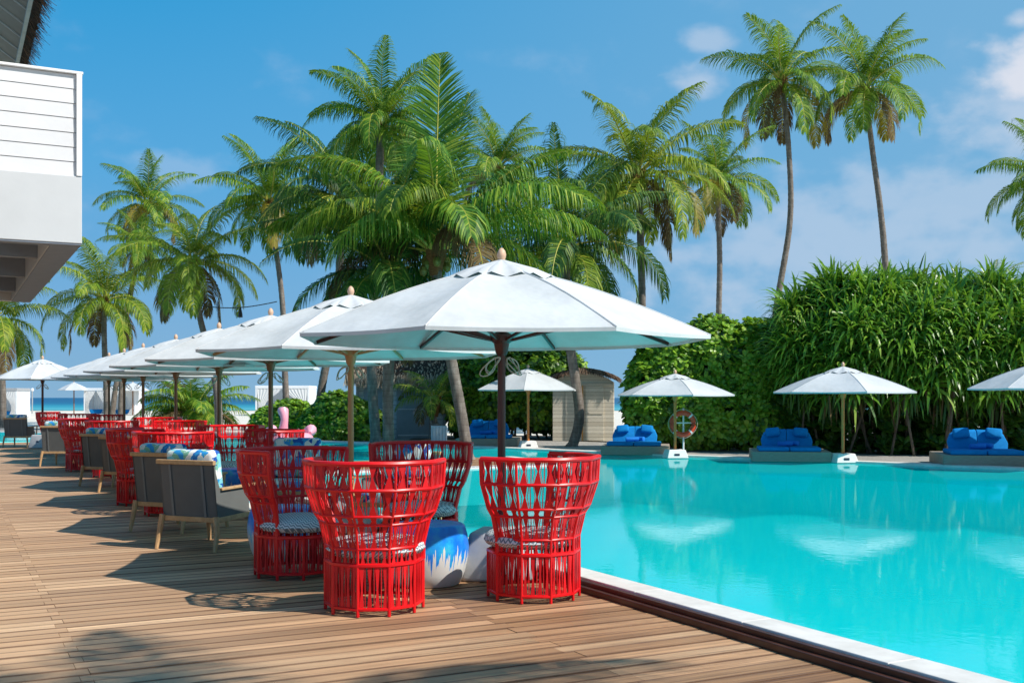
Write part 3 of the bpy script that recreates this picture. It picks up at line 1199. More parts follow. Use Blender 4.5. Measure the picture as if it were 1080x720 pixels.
# ---------------------------------------------------------------- hedges and bushes
def blob_points(rng, blobs, count, shell=(.82, 1.05), ymax=None):
    tot = [b[1][0] * b[1][1] + b[1][0] * b[1][2] + b[1][1] * b[1][2] for b in blobs]
    s = sum(tot)
    out = []
    while len(out) < count:
        r = rng.random() * s
        i = 0
        while r > tot[i]:
            r -= tot[i]
            i += 1
        c, rad = Vector(blobs[i][0]), blobs[i][1]
        d = Vector((rng.gauss(0, 1), rng.gauss(0, 1), rng.gauss(0, 1))).normalized()
        k = rng.uniform(*shell)
        p = c + Vector((d.x * rad[0], d.y * rad[1], d.z * rad[2])) * k
        if p.z < .12:
            continue
        ok = True
        for j, (cj, rj) in enumerate(blobs):
            if j != i:
                q = p - Vector(cj)
                if (q.x / rj[0]) ** 2 + (q.y / rj[1]) ** 2 + (q.z / rj[2]) ** 2 < .62:
                    ok = False
                    break
        if ok:
            nrm = Vector((d.x / rad[0], d.y / rad[1], d.z / rad[2])).normalized()
            out.append((p, nrm))
    return out


def rosette(mb, rng, p, nrm, n, L, wd):
    ax = (nrm * 1.0 + Vector((0, 0, .5)) + Vector((rng.uniform(-.4, .4), rng.uniform(-.4, .4), 0))).normalized()
    s = ax.orthogonal().normalized()
    t = ax.cross(s)
    for k in range(n):
        a = k * 2.4 + rng.random()
        o = (s * math.cos(a) + t * math.sin(a))
        d = (o * rng.uniform(.7, 1.0) + ax * rng.uniform(.15, .9)).normalized()
        sd = d.cross(ax)
        if sd.length < 1e-3:
            continue
        sd.normalize()
        l = L * rng.uniform(.7, 1.2)
        w = wd * rng.uniform(.8, 1.2)
        up = sd.cross(d) * -.15 * l
        mb.add([p, p + d * l * .55 + sd * w * .42 , p + d * l * .9 + sd * w * .38 + up * .4, p + d * l + up * .7, p + d * l * .9 - sd * w * .38 + up * .4, p + d * l * .55 - sd * w * .42, p + d * l * .55 - up * .35],
               [(0, 1, 6), (1, 2, 3, 6), (6, 3, 4, 5), (0, 6, 5)])


def stems(mb, rng, blobs, n, r=.03):
    for k in range(n):
        c, rad = rng.choice(blobs)
        b = Vector((c[0] + rng.uniform(-.5, .5) * rad[0], c[1] + rng.uniform(-.5, .5) * rad[1], .0))
        e = Vector((c[0] + rng.uniform(-.8, .8) * rad[0], c[1] + rng.uniform(-.8, .8) * rad[1], c[2] + rng.uniform(-.2, .6) * rad[2]))
        m_ = b.lerp(e, .5) + Vector((rng.uniform(-.25, .25), rng.uniform(-.25, .25), .1))
        mb.tube([b, b.lerp(m_, .5) + Vector((rng.uniform(-.08, .08), 0, 0)), m_, m_.lerp(e, .5), e], [r * 1.3, r * 1.1, r, r * .7, r * .35], 6)


def shrub(name, label, cat, base, blobs, n, L, wd, seed, nl=7, dark=.3, group=None, inner=.4, light='shrub_leaf', drk='shrub_leaf_dark', nst=10):
    root = empty(name, base, 0, label, cat, group)
    rng = random.Random(seed)
    mb = MB()
    for p, nr in blob_points(rng, blobs, n, (.90, 1.07)):
        mb.cur = 1 if rng.random() < dark else 0
        rosette(mb, rng, p, nr, nl, L, wd)
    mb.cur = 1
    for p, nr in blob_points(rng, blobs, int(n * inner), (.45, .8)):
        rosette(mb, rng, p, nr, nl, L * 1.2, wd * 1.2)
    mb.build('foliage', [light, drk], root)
    mb = MB()
    stems(mb, rng, blobs, nst)
    mb.build('stem', 'stem', root, smooth=True)
    return root


def rel(X, Y, bl):
    return [((c[0] - X, c[1] - Y, c[2]), r) for c, r in bl]


# big round-leaved hedge behind the lifebuoy
Yh = 30.2
bl = [((3.9, Yh, 1.4), (.75, .9, 1.3)), ((4.5, Yh + .2, 2.2), (1.0, 1.0, 1.25)), ((5.6, Yh + .1, 2.3), (1.1, 1.1, 1.35)), ((6.7, Yh - .1, 2.2), (1.0, 1.1, 1.35)), ((5.2, Yh - .3, 1.2), (1.4, .9, 1.1)),
      ((6.8, Yh - .5, 1.1), (1.2, .8, 1.0))]
shrub('round_leaf_hedge', 'tall bright round leaved hedge behind the lifebuoy stand', 'hedge', (5.2, Yh, 0), rel(5.2, Yh, bl), 3600, .20, .13, 41, 7, .14, nst=26)
bl = [((7.5, Yh - .5, 1.9), (.9, .9, 1.5)), ((8.2, Yh - .6, 1.5), (1.0, .8, 1.2))]
shrub('round_leaf_hedge', 'darker round leaved bush between bright hedge and pandanus', 'hedge', (7.7, Yh, 0), rel(7.7, Yh, bl), 1200, .19, .12, 43, 7, .5, nst=16)
# greenery behind the blue lounger between the cabins
bl = [((-1.5, 38.4, 1.5), (.8, 1.0, 1.5)), ((-.4, 38.3, 2.0), (1.3, 1.2, 1.5)), ((1.0, 38.2, 1.9), (1.2, 1.2, 1.5)), ((1.9, 38.6, 1.6), (.8, 1.1, 1.5))]
shrub('sea_lettuce_bush', 'loose dark green bush between grey cabin and wooden hut', 'bush', (0, 38, 0), rel(0, 38, bl), 2300, .24, .15, 45, 7, .5, nst=30)
# low bushes by the flamingo
bl = [((-7.6, 37.5, .6), (.9, .9, .75)), ((-8.3, 37.5, .5), (.6, .8, .6)), ((-6.9, 37.3, .5), (.6, .8, .65))]
shrub('low_bush', 'low round green bush behind the pink flamingo float', 'bush', (-7.6, 37.5, 0), rel(-7.6, 37.5, bl), 1000, .19, .13, 47, 7, .25)
bl = [((-5.8, 36.6, .75), (.9, .9, .85)), ((-5.1, 36.6, .6), (.7, .8, .7)), ((-6.5, 36.6, .5), (.5, .8, .65))]
shrub('low_bush', 'low round green bush in front of the grey cabin corner', 'bush', (-5.8, 36.6, 0), rel(-5.8, 36.6, bl), 1200, .19, .13, 49, 7, .3)


def pandan(mb, rng, p, nrm, n, L, wd, droop):
    ax = (nrm * .65 + Vector((0, 0, .85))).normalized()
    s = ax.orthogonal().normalized()
    t = ax.cross(s)
    for k in range(n):
        a = k * 2.39996 + rng.random() * .5
        o = s * math.cos(a) + t * math.sin(a)
        f = (k + .5) / n
        d = (o * (.35 + .75 * f) + ax * (1.05 - .85 * f)).normalized()
        sd = d.cross(ax)
        if sd.length < 1e-3:
            continue
        sd.normalize()
        l = L * rng.uniform(.75, 1.15)
        g = droop * rng.uniform(.6, 1.4) * (.5 + f)
        d1 = (d + Vector((0, 0, -g * .5))).normalized()
        d2 = (d1 + Vector((0, 0, -g))).normalized()
        d3 = (d2 + Vector((0, 0, -g * 1.3))).normalized()
        q0 = p
        q1 = q0 + d * l * .3
        q2 = q1 + d1 * l * .25
        q3 = q2 + d2 * l * .25
        q4 = q3 + d3 * l * .2
        w = wd * rng.uniform(.8, 1.2) * .5
        mb.add([q0 - sd * w * .8, q0 + sd * w * .8, q1 + sd * w, q1 - sd * w, q2 + sd * w * .85, q2 - sd * w * .85, q3 + sd * w * .55, q3 - sd * w * .55, q4],
               [(0, 1, 2, 3), (3, 2, 4, 5), (5, 4, 6, 7), (7, 6, 8)])


def pandanus(label, base, blobs, n, seed, nst=16):
    root = empty('pandanus', base, 0, label, 'pandanus')
    root['group'] = 'pandanus hedge behind the loungers'
    rng = random.Random(seed)
    mb = MB()
    for p, nr in blob_points(rng, blobs, n, (.84, 1.06)):
        if p.z < 1.5:
            continue
        mb.cur = 0
        pandan(mb, rng, p, nr, 24, rng.uniform(.75, 1.1), .078, .52)
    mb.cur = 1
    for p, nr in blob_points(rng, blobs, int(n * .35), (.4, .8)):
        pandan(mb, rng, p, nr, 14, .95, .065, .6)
    # hanging dead leaf skirt
    for i in range(int(n * .55)):
        c, r = rng.choice(blobs)
        p = Vector((c[0] + rng.uniform(-1, 1) * r[0], c[1] + rng.uniform(-1, .3) * r[1], rng.uniform(1.45, 2.4)))
        mb.cur = 2 if rng.random() < .25 else 1
        L = rng.uniform(.4, 1.0)
        d = Vector((rng.uniform(-.18, .18), rng.uniform(-.2, .1), -1)).normalized() * L
        sx = Vector((rng.uniform(.5, 1), rng.uniform(-.5, .5), 0)).normalized() * .025
        mb.add([p - sx, p + sx, p + d * .6 + sx, p + d * .6 - sx, p + d], [(0, 1, 2, 3), (3, 2, 4)])
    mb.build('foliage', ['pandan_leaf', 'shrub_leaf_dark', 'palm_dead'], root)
    mb = MB()
    for k in range(nst):
        c, r = rng.choice(blobs)
        e = Vector((c[0] + rng.uniform(-.7, .7) * r[0], c[1] + rng.uniform(-.9, .2) * r[1], rng.uniform(1.7, 2.6)))
        for q in range(rng.randint(1, 3)):
            b = Vector((e.x + rng.uniform(-.7, .7), e.y + rng.uniform(-.5, .5), 0))
            m_ = b.lerp(e, .55) + Vector((rng.uniform(-.1, .1), rng.uniform(-.1, .1), .1))
            mb = MB()
            mb.tube([b, b.lerp(m_, .5), m_, e], [.035, .032, .03, .045], 6)
            mb.build('prop_root', 'stem', root, smooth=True)
    # shaded undergrowth at the foot
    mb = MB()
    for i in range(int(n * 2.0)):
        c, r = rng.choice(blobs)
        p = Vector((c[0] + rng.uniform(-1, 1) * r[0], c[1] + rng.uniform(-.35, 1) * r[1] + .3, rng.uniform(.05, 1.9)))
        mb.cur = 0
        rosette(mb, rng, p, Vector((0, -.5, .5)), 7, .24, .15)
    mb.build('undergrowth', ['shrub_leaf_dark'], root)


Yp = 28.4
bl = [((8.4, Yp, 3.97), (.4, .5, .45)), ((9.5, Yp, 4.12), (.45, .5, .4)), ((7.5, Yp, 3.52), (.4, .5, .4)), ((8.0, Yp + .3, 2.62), (.9, 1.2, 1.25)), ((9.0, Yp, 2.97), (1.1, 1.4, 1.25)), ((8.6, Yp - .5, 2.02), (.9, .9, .8))]
pandanus('broad pandanus with strap leaves, the left end of the tall hedge', (8.6, Yp, 0), rel(8.6, Yp, bl), 270, 51, 5)
bl = [((10.4, Yp, 4.07), (.45, .5, .42)), ((11.5, Yp, 3.92), (.4, .5, .4)), ((9.9, Yp - 1.3, 2.82), (.6, .4, .5)), ((11.0, Yp - 1.5, 2.52), (.6, .4, .5)), ((10.2, Yp - .3, 2.82), (1.2, 1.4, 1.3)), ((10.6, Yp - .8, 2.12), (1.1, 1.0, .9)), ((11.4, Yp - .3, 2.67), (1.1, 1.4, 1.35))]
pandanus('broad pandanus with strap leaves above dark tangled roots, hedge middle', (10.7, Yp, 0), rel(10.7, Yp, bl), 310, 53, 8)
bl = [((12.3, Yp - .5, 3.92), (.5, .5, .42)), ((13.3, Yp - .5, 3.82), (.45, .5, .4)), ((12.7, Yp - 1.9, 2.72), (.6, .4, .5)), ((12.6, Yp - .6, 2.62), (1.2, 1.4, 1.35)), ((12.4, Yp - 1.1, 2.02), (1.1, 1.0, .9)), ((14.0, Yp - .8, 2.62), (1.3, 1.4, 1.3)), ((15.6, Yp - 1, 2.62), (1.3, 1.4, 1.3))]
pandanus('broad pandanus with strap leaves behind the rightmost blue lounger', (12.6, Yp, 0), rel(12.6, Yp, bl), 400, 55, 9)


# soil under the hedges
def strip(name, pts, z, mat):
    flat(name, [pts], z, mat)


strip('hedge_soil', [(3.2, 29.4), (8.0, 27.9), (16.5, 25.0), (18, 31), (3.2, 33)], .075, 'soil')
strip('bush_soil', [(-3.5, 36.8), (3.0, 36.6), (3.2, 41), (-3.5, 41)], .075, 'soil')


# ---------------------------------------------------------------- umbrellas
def umbrella(label, loc, rz=0, Rr=1.73, zr=2.0, za=2.57, pole='pole_dark', cloth='canvas', n=8, base='grey', group='parasols along the deck edge', pole_r=.033, rope=True, name='parasol'):
    root = empty(name, loc, rz, label, 'parasol', group)
    ztop = za + .08
    mb = MB()
    mb.tube([(0, 0, .02), (0, 0, 1.0), (0, 0, ztop - .1)], pole_r, 14)
    mb.build('pole', pole, root, smooth=True)
    # canopy
    mb = MB()
    ri = .14
    nr, nc = 7, 5
    for s in range(n):
        a0, a1 = 2 * PI * s / n, 2 * PI * (s + 1) / n
        vs = []
        for i in range(nr + 1):
            t = i / nr
            r = ri + (Rr - ri) * t
            z = za - (za - zr) * (t ** 1.06) + .035 * math.sin(PI * t)
            for j in range(nc + 1):
                f = j / nc
                p = Vector((math.cos(a0), math.sin(a0), 0)).lerp(Vector((math.cos(a1), math.sin(a1), 0)), f) * r
                sag = math.sin(PI * f)
                p *= 1 - .02 * sag * t
                vs.append((p.x, p.y, z - .030 * sag * math.sin(PI * min(1, t * .9))))
        # valance hem
        fs = []
        for i in range(nr):
            for j in range(nc):
                k = i * (nc + 1) + j
                fs.append((k, k + nc + 1, k + nc + 2, k + 1))
        base_i = len(vs)
        for j in range(nc + 1):
            q = vs[nr * (nc + 1) + j]
            vs.append((q[0] * .999, q[1] * .999, q[2] - .028))
        for j in range(nc):
            k = nr * (nc + 1) + j
            fs.append((k, base_i + j, base_i + j + 1, k + 1))
        mb.add(vs, fs)
    cn = mb.build('canopy', cloth, root, smooth=True)
    # seams
    mb = MB()
    for s in range(n):
        a = 2 * PI * s / n
        pts = []
        for i in range(nr + 1):
            t = i / nr
            r = ri + (Rr - ri) * t
            z = za - (za - zr) * (t ** 1.06) + .035 * math.sin(PI * t)
            pts.append((r * math.cos(a), r * math.sin(a), z + .002))
        mb.tube(pts, .006, 4)
    mb.build('seam', cloth, cn)
    # vent cap
    mb = MB()
    rv = .27 * Rr
    for s in range(n):
        a0, a1 = 2 * PI * s / n, 2 * PI * (s + 1) / n
        vs, fs = [], []
        for i in range(4):
            t = i / 3
            r = .03 + (rv - .03) * t
            z = za + .085 - (za - zr) * (r / Rr) * 1.0
            for j in range(7):
                f = j / 6
                p = Vector((math.cos(a0), math.sin(a0), 0)).lerp(Vector((math.cos(a1), math.sin(a1), 0)), f) * r
                p *= 1 + .10 * t * (math.sin(PI * f) - .5) * 1.0
                vs.append((p.x, p.y, z + .022 * t * math.sin(3 * PI * f) + (-.02 if t > .9 else 0)))
        for i in range(3):
            for j in range(6):
                k = i * 7 + j
                fs.append((k, k + 7, k + 8, k + 1))
        mb.add(vs, fs)
    mb.build('vent_cap', cloth, root, smooth=True)
    # ribs and struts
    for s in range(n):
        a = 2 * PI * s / n
        c, d = math.cos(a), math.sin(a)
        mb = MB()
        r1 = Rr * .985
        p0 = (.04 * c, .04 * d, za - .10)
        p1 = (r1 * c, r1 * d, zr - .005)
        mb.bar(p0, p1, .022, .03)
        rib = mb.build('rib', pole, root)
        mb = MB()
        pm = Vector(p0).lerp(Vector(p1), .56)
        mb.bar((.05 * c, .05 * d, zr - .02), pm - Vector((0, 0, .02)), .02, .024)
        mb.build('strut', pole, rib)
    mb = MB()
    mb.lathe([(pole_r + .002, zr - .14), (.05, zr - .12), (.065, zr - .04), (.095, zr - .02), (.10, zr + .03), (.06, zr + .05), (pole_r + .002, zr + .06)], 16)
    mb.build('hub', pole, root, smooth=True)
    mb = MB()
    mb.lathe([(pole_r + .002, za - .2), (.08, za - .17), (.08, za - .1), (pole_r + .002, za - .07)], 16)
    mb.build('top_hub', pole, root, smooth=True)
    mb = MB()
    z = za + .055
    mb.lathe([(.022, z - .04), (.036, z + .012), (.032, z + .012), (.026, z + .018), (.036, z + .045), (.039, z + .066), (.031, z + .096), (.014, z + .118), (.004, z + .122)], 16)
    mb.build('finial', 'finial_wood', root, smooth=True)
    if rope:
        mb = MB()
        rng = random.Random(int(loc[0] * 31 + loc[1] * 17))
        for k in range(6):
            ph = rng.uniform(0, 6.28)
            rr = rng.uniform(.06, .10)
            off = rng.uniform(-.02, .02)
            sgn = 1 if k % 2 else -1
            pts = []
            for i in range(19):
                t = 2 * PI * i / 18
                pts.append((sgn * (pole_r + .005 + rr * (1 - math.cos(t)) * .75), off + rr * .35 * math.sin(2 * t + ph) - .01, zr - .17 - rr * (1.1 - math.cos(t)) * .6 - rr * .9 * math.sin(t) * .6))
            mb.tube(pts, .0055, 5)
        mb.build('rope', 'rope', root, smooth=True)
    if base == 'grey':
        mb = MB()
        h_, b0, b1 = .40, .29, .225
        mb.add([(-b0, -b0, 0), (b0, -b0, 0), (b0, b0, 0), (-b0, b0, 0), (-b1, -b1, h_), (b1, -b1, h_), (b1, b1, h_), (-b1, b1, h_)],
               [(3, 2, 1, 0), (4, 5, 6, 7), (0, 1, 5, 4), (1, 2, 6, 5), (2, 3, 7, 6), (3, 0, 4, 7)])
        bo = mb.build('base_block', 'concrete_grey', root, smooth=True, bevel=.035, seg=3)
        bo.rotation_euler = (0, 0, R(-12) - rz)
        mb = MB()
        sl = (b0 - b1) / h_
        mb.bar((-.03, -b0 + sl * .22 - .003, .20), (.05, -b0 + sl * .22 - .003, .20), .01, .055, up=(0, .2, 1))
        mb.build('label_plate', 'plate_dark', bo)
        mb = MB()
        mb.tube([(0, 0, h_ - .02), (0, 0, h_ + .12)], pole_r + .012, 14)
        mb.build('sleeve', 'metal_grey', root, smooth=True)
    elif base == 'white':
        mb = MB()
        h_, b0, b1 = .20, .26, .20
        mb.add([(-b0, -b0, 0), (b0, -b0, 0), (b0, b0, 0), (-b0, b0, 0), (-b1, -b1, h_), (b1, -b1, h_), (b1, b1, h_), (-b1, b1, h_)],
               [(3, 2, 1, 0), (4, 5, 6, 7), (0, 1, 5, 4), (1, 2, 6, 5), (2, 3, 7, 6), (3, 0, 4, 7)])
        bo = mb.build('base_block', 'block_white', root, bevel=.015)
        bo.rotation_euler = (0, 0, -rz + R(8))
        mb = MB()
        mb.box((-.02, -.235, .085), (.12, .03, .05))
        mb.build('grip_hole', 'plate_dark', bo)
    return root


VA = R(28)
ulist = [(530, 'largest parasol, off white, dark red pole rising between front red chairs', 'pole_dark', 262, None),
         (370, 'second nearest parasol, off white canvas on a tan pole', 'pole_teak', 304, None),
         (285.5, 'third nearest parasol along the deck edge, brown pole left of the pink float', 'pole_brown', 325, None),
         (231, 'fourth nearest parasol along the deck, pole beside a grey palm trunk', 'pole_brown', 338, None),
         (185.5, 'fifth nearest parasol along the deck, pole before the low young palm', 'pole_brown', 349, None),
         (151, 'sixth nearest parasol along the deck, pole right of the white curtains', 'pole_brown', 357, None),
         (131, 'seventh parasol along the deck, mostly hidden, pole before white beach cabana', 'pole_brown', 363, None),
         (115, 'eighth parasol along the deck, pole left of the dark leaning trunk', 'pole_brown', 368, None)]
for i, (u, lab, pm, vf, _) in enumerate(ulist):
    if i == 0:
        loc = Vector((-.087, 9.1, 0))
    else:
        # where the row (0.3 m inside the deck edge) crosses this column of the photo
        k = (u - 540) / FPX
        P = F(0, -.32)
        s = (P.x - k * P.y) / (k * E1.y - E1.x)
        loc = P + E1 * s
    umbrella(lab, loc, VA + R(3) * (i % 3), pole=pm, zr=1.99 if i == 0 else 2.0, za=2.57)
umbrella('small parasol on a black pole at the far left end of the deck', (-13.95, 32.4, 0), R(10), Rr=1.36, zr=2.05, za=2.56, pole='pole_dark')
# poolside parasols across the water
umbrella('parasol with lifebuoy beside its pole across the pool', G(712, 482.5, .06), R(38), Rr=1.42, zr=1.5, za=1.93, n=6, pole='pole_orange', cloth='canvas_far', base='white', group='parasols across the pool', pole_r=.034, rope=False)
umbrella('parasol on orange pole before dark hedge across the pool', G(889, 487.3, .06), R(31), Rr=1.56, zr=1.56, za=2.05, n=6, pole='pole_orange', cloth='canvas_far', base='white', group='parasols across the pool', pole_r=.036, rope=False)
umbrella('parasol cut off by the right picture edge across the pool', G(1084, 497, .06) + Vector((.75, .6, 0)), R(35), Rr=1.55, zr=1.62, za=2.15, n=6, pole='pole_orange', cloth='canvas_far', base='white', group='parasols across the pool', pole_r=.036, rope=False)
umbrella('parasol in front of the wooden hut across the pool', G(557, 472, .06), R(25), Rr=1.56, zr=1.66, za=2.2, n=6, pole='pole_orange', cloth='canvas_far', base='white', group='parasols across the pool', pole_r=.036, rope=False)
umbrella('tiny white parasol far off on the beach by the sea', G(78, 437), R(20), Rr=1.35, zr=2.15, za=2.75, n=6, pole='pole_brown', cloth='canvas_far', base='none', group='beach parasols', pole_r=.05, rope=False, name='beach_parasol')
umbrella('half hidden white parasol on the beach behind the young palm', G(143, 437) + Vector((.8, -3, 0)), R(20), Rr=1.35, zr=2.1, za=2.7, n=6, pole='pole_brown', cloth='canvas_far', base='none', group='beach parasols', pole_r=.05, rope=False, name='beach_parasol')


# ---------------------------------------------------------------- red woven chairs
PROF = [(.345, .05), (.345, .35), (.345, .46), (.385, .63), (.425, .69), (.485, .87), (.495, 1.05)]
VANG = [R(36 * k) for k in range(10)]


def cpt(k, r, z):
    a = VANG[k % 10]
    return Vector((r * math.cos(a), r * math.sin(a), z))


def make_red_chair():
    root = empty('red_armchair', (0, 0, 0))
    wall = list(range(2, 9))            # vertices 72 .. 288 degrees
    mb = MB()
    for (r, z, t) in ((.345, .05, .013), (.345, .35, .016)):
        mb.ring([cpt(k, r, z) for k in range(10)], t, 6)
    for (r, z, t) in ((.345, .46, .011), (.385, .63, .011), (.425, .69, .011), (.485, .87, .013), (.495, 1.05, .0185)):
        mb.tube([cpt(k, r, z) for k in wall], t, 7)
    for k in range(10):
        mb.tube([cpt(k, .345, .0), cpt(k, .345, .36)], .0125, 6)
    for k in wall:
        mb.tube([cpt(k, r, z) for r, z in PROF[1:]], .0185 if k in (2, 8) else .0105, 7)
    mb.build('frame', 'red_frame', root, smooth=True)
    mb = MB()

    def cell(k, lo, hi, nh, top=.050, waist=.013, rods=True):
        A, B = cpt(k, *lo), cpt(k + 1, *lo)
        C, D = cpt(k, *hi), cpt(k + 1, *hi)
        nrm = (B - A).cross(C - A).normalized() * .003

        def q(s, t):
            return A.lerp(B, s).lerp(C.lerp(D, s), t)
        wl, wt = (B - A).length, (D - C).length
        for h in range(nh):
            s = (h + .5) / nh
            jit = random.uniform(-.08, .08) / nh
            rows = [(0, top / wl), (.5 + random.uniform(-.06, .06), waist / ((wl + wt) / 2)), (1, top / wt)]
            L = [q(s - x / 2 + (jit if i == 1 else 0), t) for i, (t, x) in enumerate(rows)]
            Rr = [q(s + x / 2 + (jit if i == 1 else 0), t) for i, (t, x) in enumerate(rows)]
            vs = [p + nrm for p in L + Rr] + [p - nrm for p in L + Rr]
            mb.add(vs, [(0, 3, 4, 1), (1, 4, 5, 2), (7, 10, 9, 6), (8, 11, 10, 7), (0, 1, 7, 6), (1, 2, 8, 7), (3, 9, 10, 4), (4, 10, 11, 5)])
            if rods and h < nh - 1:
                s2 = (h + 1) / nh + random.uniform(-.1, .1) / nh
                mb.bar(q(s2, 0), q(s2 + random.uniform(-.05, .05) / nh, 1), .007, .006, up=nrm)
            if rods and hi[1] > .6:
                for sg in (-1, 1):
                    s3 = s + sg * (.36 + random.uniform(-.05, .05)) / nh
                    mb.bar(q(s3, 0), q(s3 - sg * .16 / nh, .5), .005, .005, up=nrm)
                    mb.bar(q(s3 - sg * .16 / nh, .5), q(s3, 1), .005, .005, up=nrm)
    random.seed(77)
    for k in range(10):
        cell(k, (.345, .05), (.345, .35), 4, .034, .011)
    for k in wall[:-1]:
        cell(k, (.345, .35), (.345, .46), 3, .035, .012, True)
        cell(k, (.345, .46), (.385, .63), 3, .042, .010)
        cell(k, (.385, .63), (.425, .69), 3, .050, .030, False)
        cell(k, (.425, .69), (.485, .87), 3, .056, .011)
        cell(k, (.485, .87), (.495, 1.05), 3, .060, .012)
    mb.build('weave', 'red_weave', root)
    mb = MB()
    prof = [(.02, .385), (.30, .385), (.335, .40), (.355, .43), (.345, .465), (.31, .49), (.15, .512), (.01, .515)]
    mb.lathe(prof, 28, (.03, 0, 0))
    mb.build('seat_cushion', 'zigzag_fabric', root, smooth=True)
    return root


GR = 'red woven tub chairs on the deck'
chairs = [
    ((.165, 8.25), 146, 'front red tub chair closest to the pool, patterned cushion poking out left'),
    ((-.98, 7.77), 78, 'front red tub chair with its back to the camera, beside blue drum table'),
    ((-1.83, 9.25), -33, 'shaded red tub chair left of the blue drum table, seat turned to right'),
    ((-.86, 10.4), -92, 'dark red tub chair facing the camera behind the blue drum table'),
    ((-3.27, 14.6), -150, 'red tub chair in front of the pink flamingo float'),
    ((-4.35, 16.9), -95, 'dark red tub chair facing the camera, left of the flamingo float'),
    ((-4.35, 14.0), 85, 'bright red tub chair right behind the patterned grey armchair pair'),
    ((-6.15, 20.2), -110, 'red tub chair before the low young palm on the sand'),
    ((-5.20, 15.35), 35, 'tall red tub chair standing just left of the patterned armchair pair'),
    ((-8.75, 22.3), 30, 'red tub chair right of the single dark backed armchair'),
    ((-7.55, 20.6), 70, 'red tub chair in the far crowd below the white cabana'),
    ((-13.7, 32.6), 20, 'farthest red tub chair, right of the sand coloured end armchair'),
    ((-10.4, 28.0), 60, 'small far red tub chair under the white cabana curtains'),
    ((-11.8, 29.6), 75, 'small far red tub chair beneath the distant beach parasol'),
    ((-7.6, 23.4), -100, 'small far red tub chair behind the crowd before the cabana'),
]
rc = make_red_chair()
for i, ((x, y), deg, lab) in enumerate(chairs):
    o = rc if i == 0 else copy_tree(rc)
    o.location = (x, y, .003)
    o.rotation_euler = (0, 0, R(deg))
    tag(o, lab, 'chair', GR)


# ---------------------------------------------------------------- teak lounge armchairs
def make_armchair(black=False):
    """faces +Y; rear legs at y=-.36"""
    root = empty('lounge_armchair', (0, 0, 0))
    w2 = .34
    mb = MB()
    # frame
    mb.bar((-w2, -.33, .305), (w2, -.33, .305), .035, .05)
    mb.bar((-w2, .33, .335), (w2, .33, .335), .035, .05)
    for s in (-1, 1):
        mb.bar((s * w2, -.35, .305), (s * w2, .36, .335), .035, .05)
        mb.bar((s * w2, -.30, .605), (s * w2, .37, .625), .055, .026)
        mb.bar((s * w2, .30, .34), (s * w2, .335, .612), .04, .03, up=(1, 0, 0))
    mb.bar((-w2 - .02, -.405, .865), (w2 + .02, -.405, .865), .042, .044)
    fr = mb.build('frame', 'teak_light', root, bevel=.006)
    for sx in (-1, 1):
        mb = MB()
        mb.tube([(sx * (w2 - .005), -.355, .34), (sx * (w2 + .02), -.37, .17), (sx * (w2 + .025), -.41, .0)], [.03, .026, .019], 8)
        mb.build('leg', 'teak_light', root, smooth=True)
        mb = MB()
        mb.tube([(sx * (w2 - .005), .33, .36), (sx * (w2 + .015), .345, .17), (sx * (w2 + .02), .37, .0)], [.03, .025, .019], 8)
        mb.build('leg', 'teak_light', root, smooth=True)
    # sling panels: back and sides
    mb = MB()
    mb.sweep([(-w2, -.335, .33), (w2, -.335, .33), (w2 + .005, -.40, .85), (-w2 - .005, -.40, .85)], (0, .022, 0))
    for s in (-1, 1):
        mb.sweep([(s * w2, -.335, .33), (s * w2, .14, .345), (s * w2, .14, .60), (s * (w2), -.30, .60), (s * (w2 + .003), -.40, .85)], (-s * .018, 0, 0))
    mb.build('sling', 'sling_grey', root)
    for x in (-.2, .2):
        mb = MB()
        mb.bar((x, -.345, .33), (x, -.407, .84), .028, .006, up=(0, 1, 0))
        mb.build('back_strap', 'strap_grey', root)
    mb = MB()
    mb.box((0, .03, .41), (.60, .64, .14))
    mb.build('seat_cushion', 'floral', root, smooth=True, bevel=.045, seg=3)
    mb = MB()
    mb.box((0, 0, 0), (.60, .15, .50), mat=Matrix.Rotation(R(8), 3, 'X'))
    bc = mb.build('back_cushion', 'floral', root, smooth=True, bevel=.05, seg=3)
    bc.location = (0, -.265, .735)
    return root


GA = 'teak lounge armchairs on the deck'
ac = make_armchair()
arm = [((-3.02, 11.02), 65, 'front grey backed teak armchair with its back to the camera'),
       ((-3.78, 12.45), 66, 'teak armchair with floral cushion just behind the front one'),
       ((-6.03, 17.45), 66, 'dark backed teak armchair with floral cushion partly behind the tall red chair'),
       ((-6.83, 18.7), 66, 'teak armchair showing floral cushion left of the dark backed one'),
       ((-9.82, 23.95), 88, 'single dark backed armchair with tan legs in the far left row'),
       ((-14.95, 33.2), 90, 'pale framed armchair at the far left end of the deck'),
       ((-2.75, 13.6), -95, 'floral armchair facing the camera behind the shaded red chair'),
       ((-1.30, 12.1), -115, 'floral armchair mostly hidden behind the dark red chair')]
for i, ((x, y), deg, lab) in enumerate(arm):
    o = ac if i == 0 else copy_tree(ac)
    o.location = (x, y, .003)
    o.rotation_euler = (0, 0, R(deg - 90))
    tag(o, lab, 'armchair', GA)


# ---------------------------------------------------------------- drum tables
def make_drum():
    root = empty('drum_table', (0, 0, 0))
    mb = MB()
    prof = [(.255, 0), (.27, .012), (.305, .10), (.332, .22), (.338, .30), (.325, .40), (.305, .465), (.29, .478), (.27, .484), (.01, .484)]
    mb.lathe(prof, 48)
    mb.build('body', 'drip_blue', root, smooth=True)
    return root


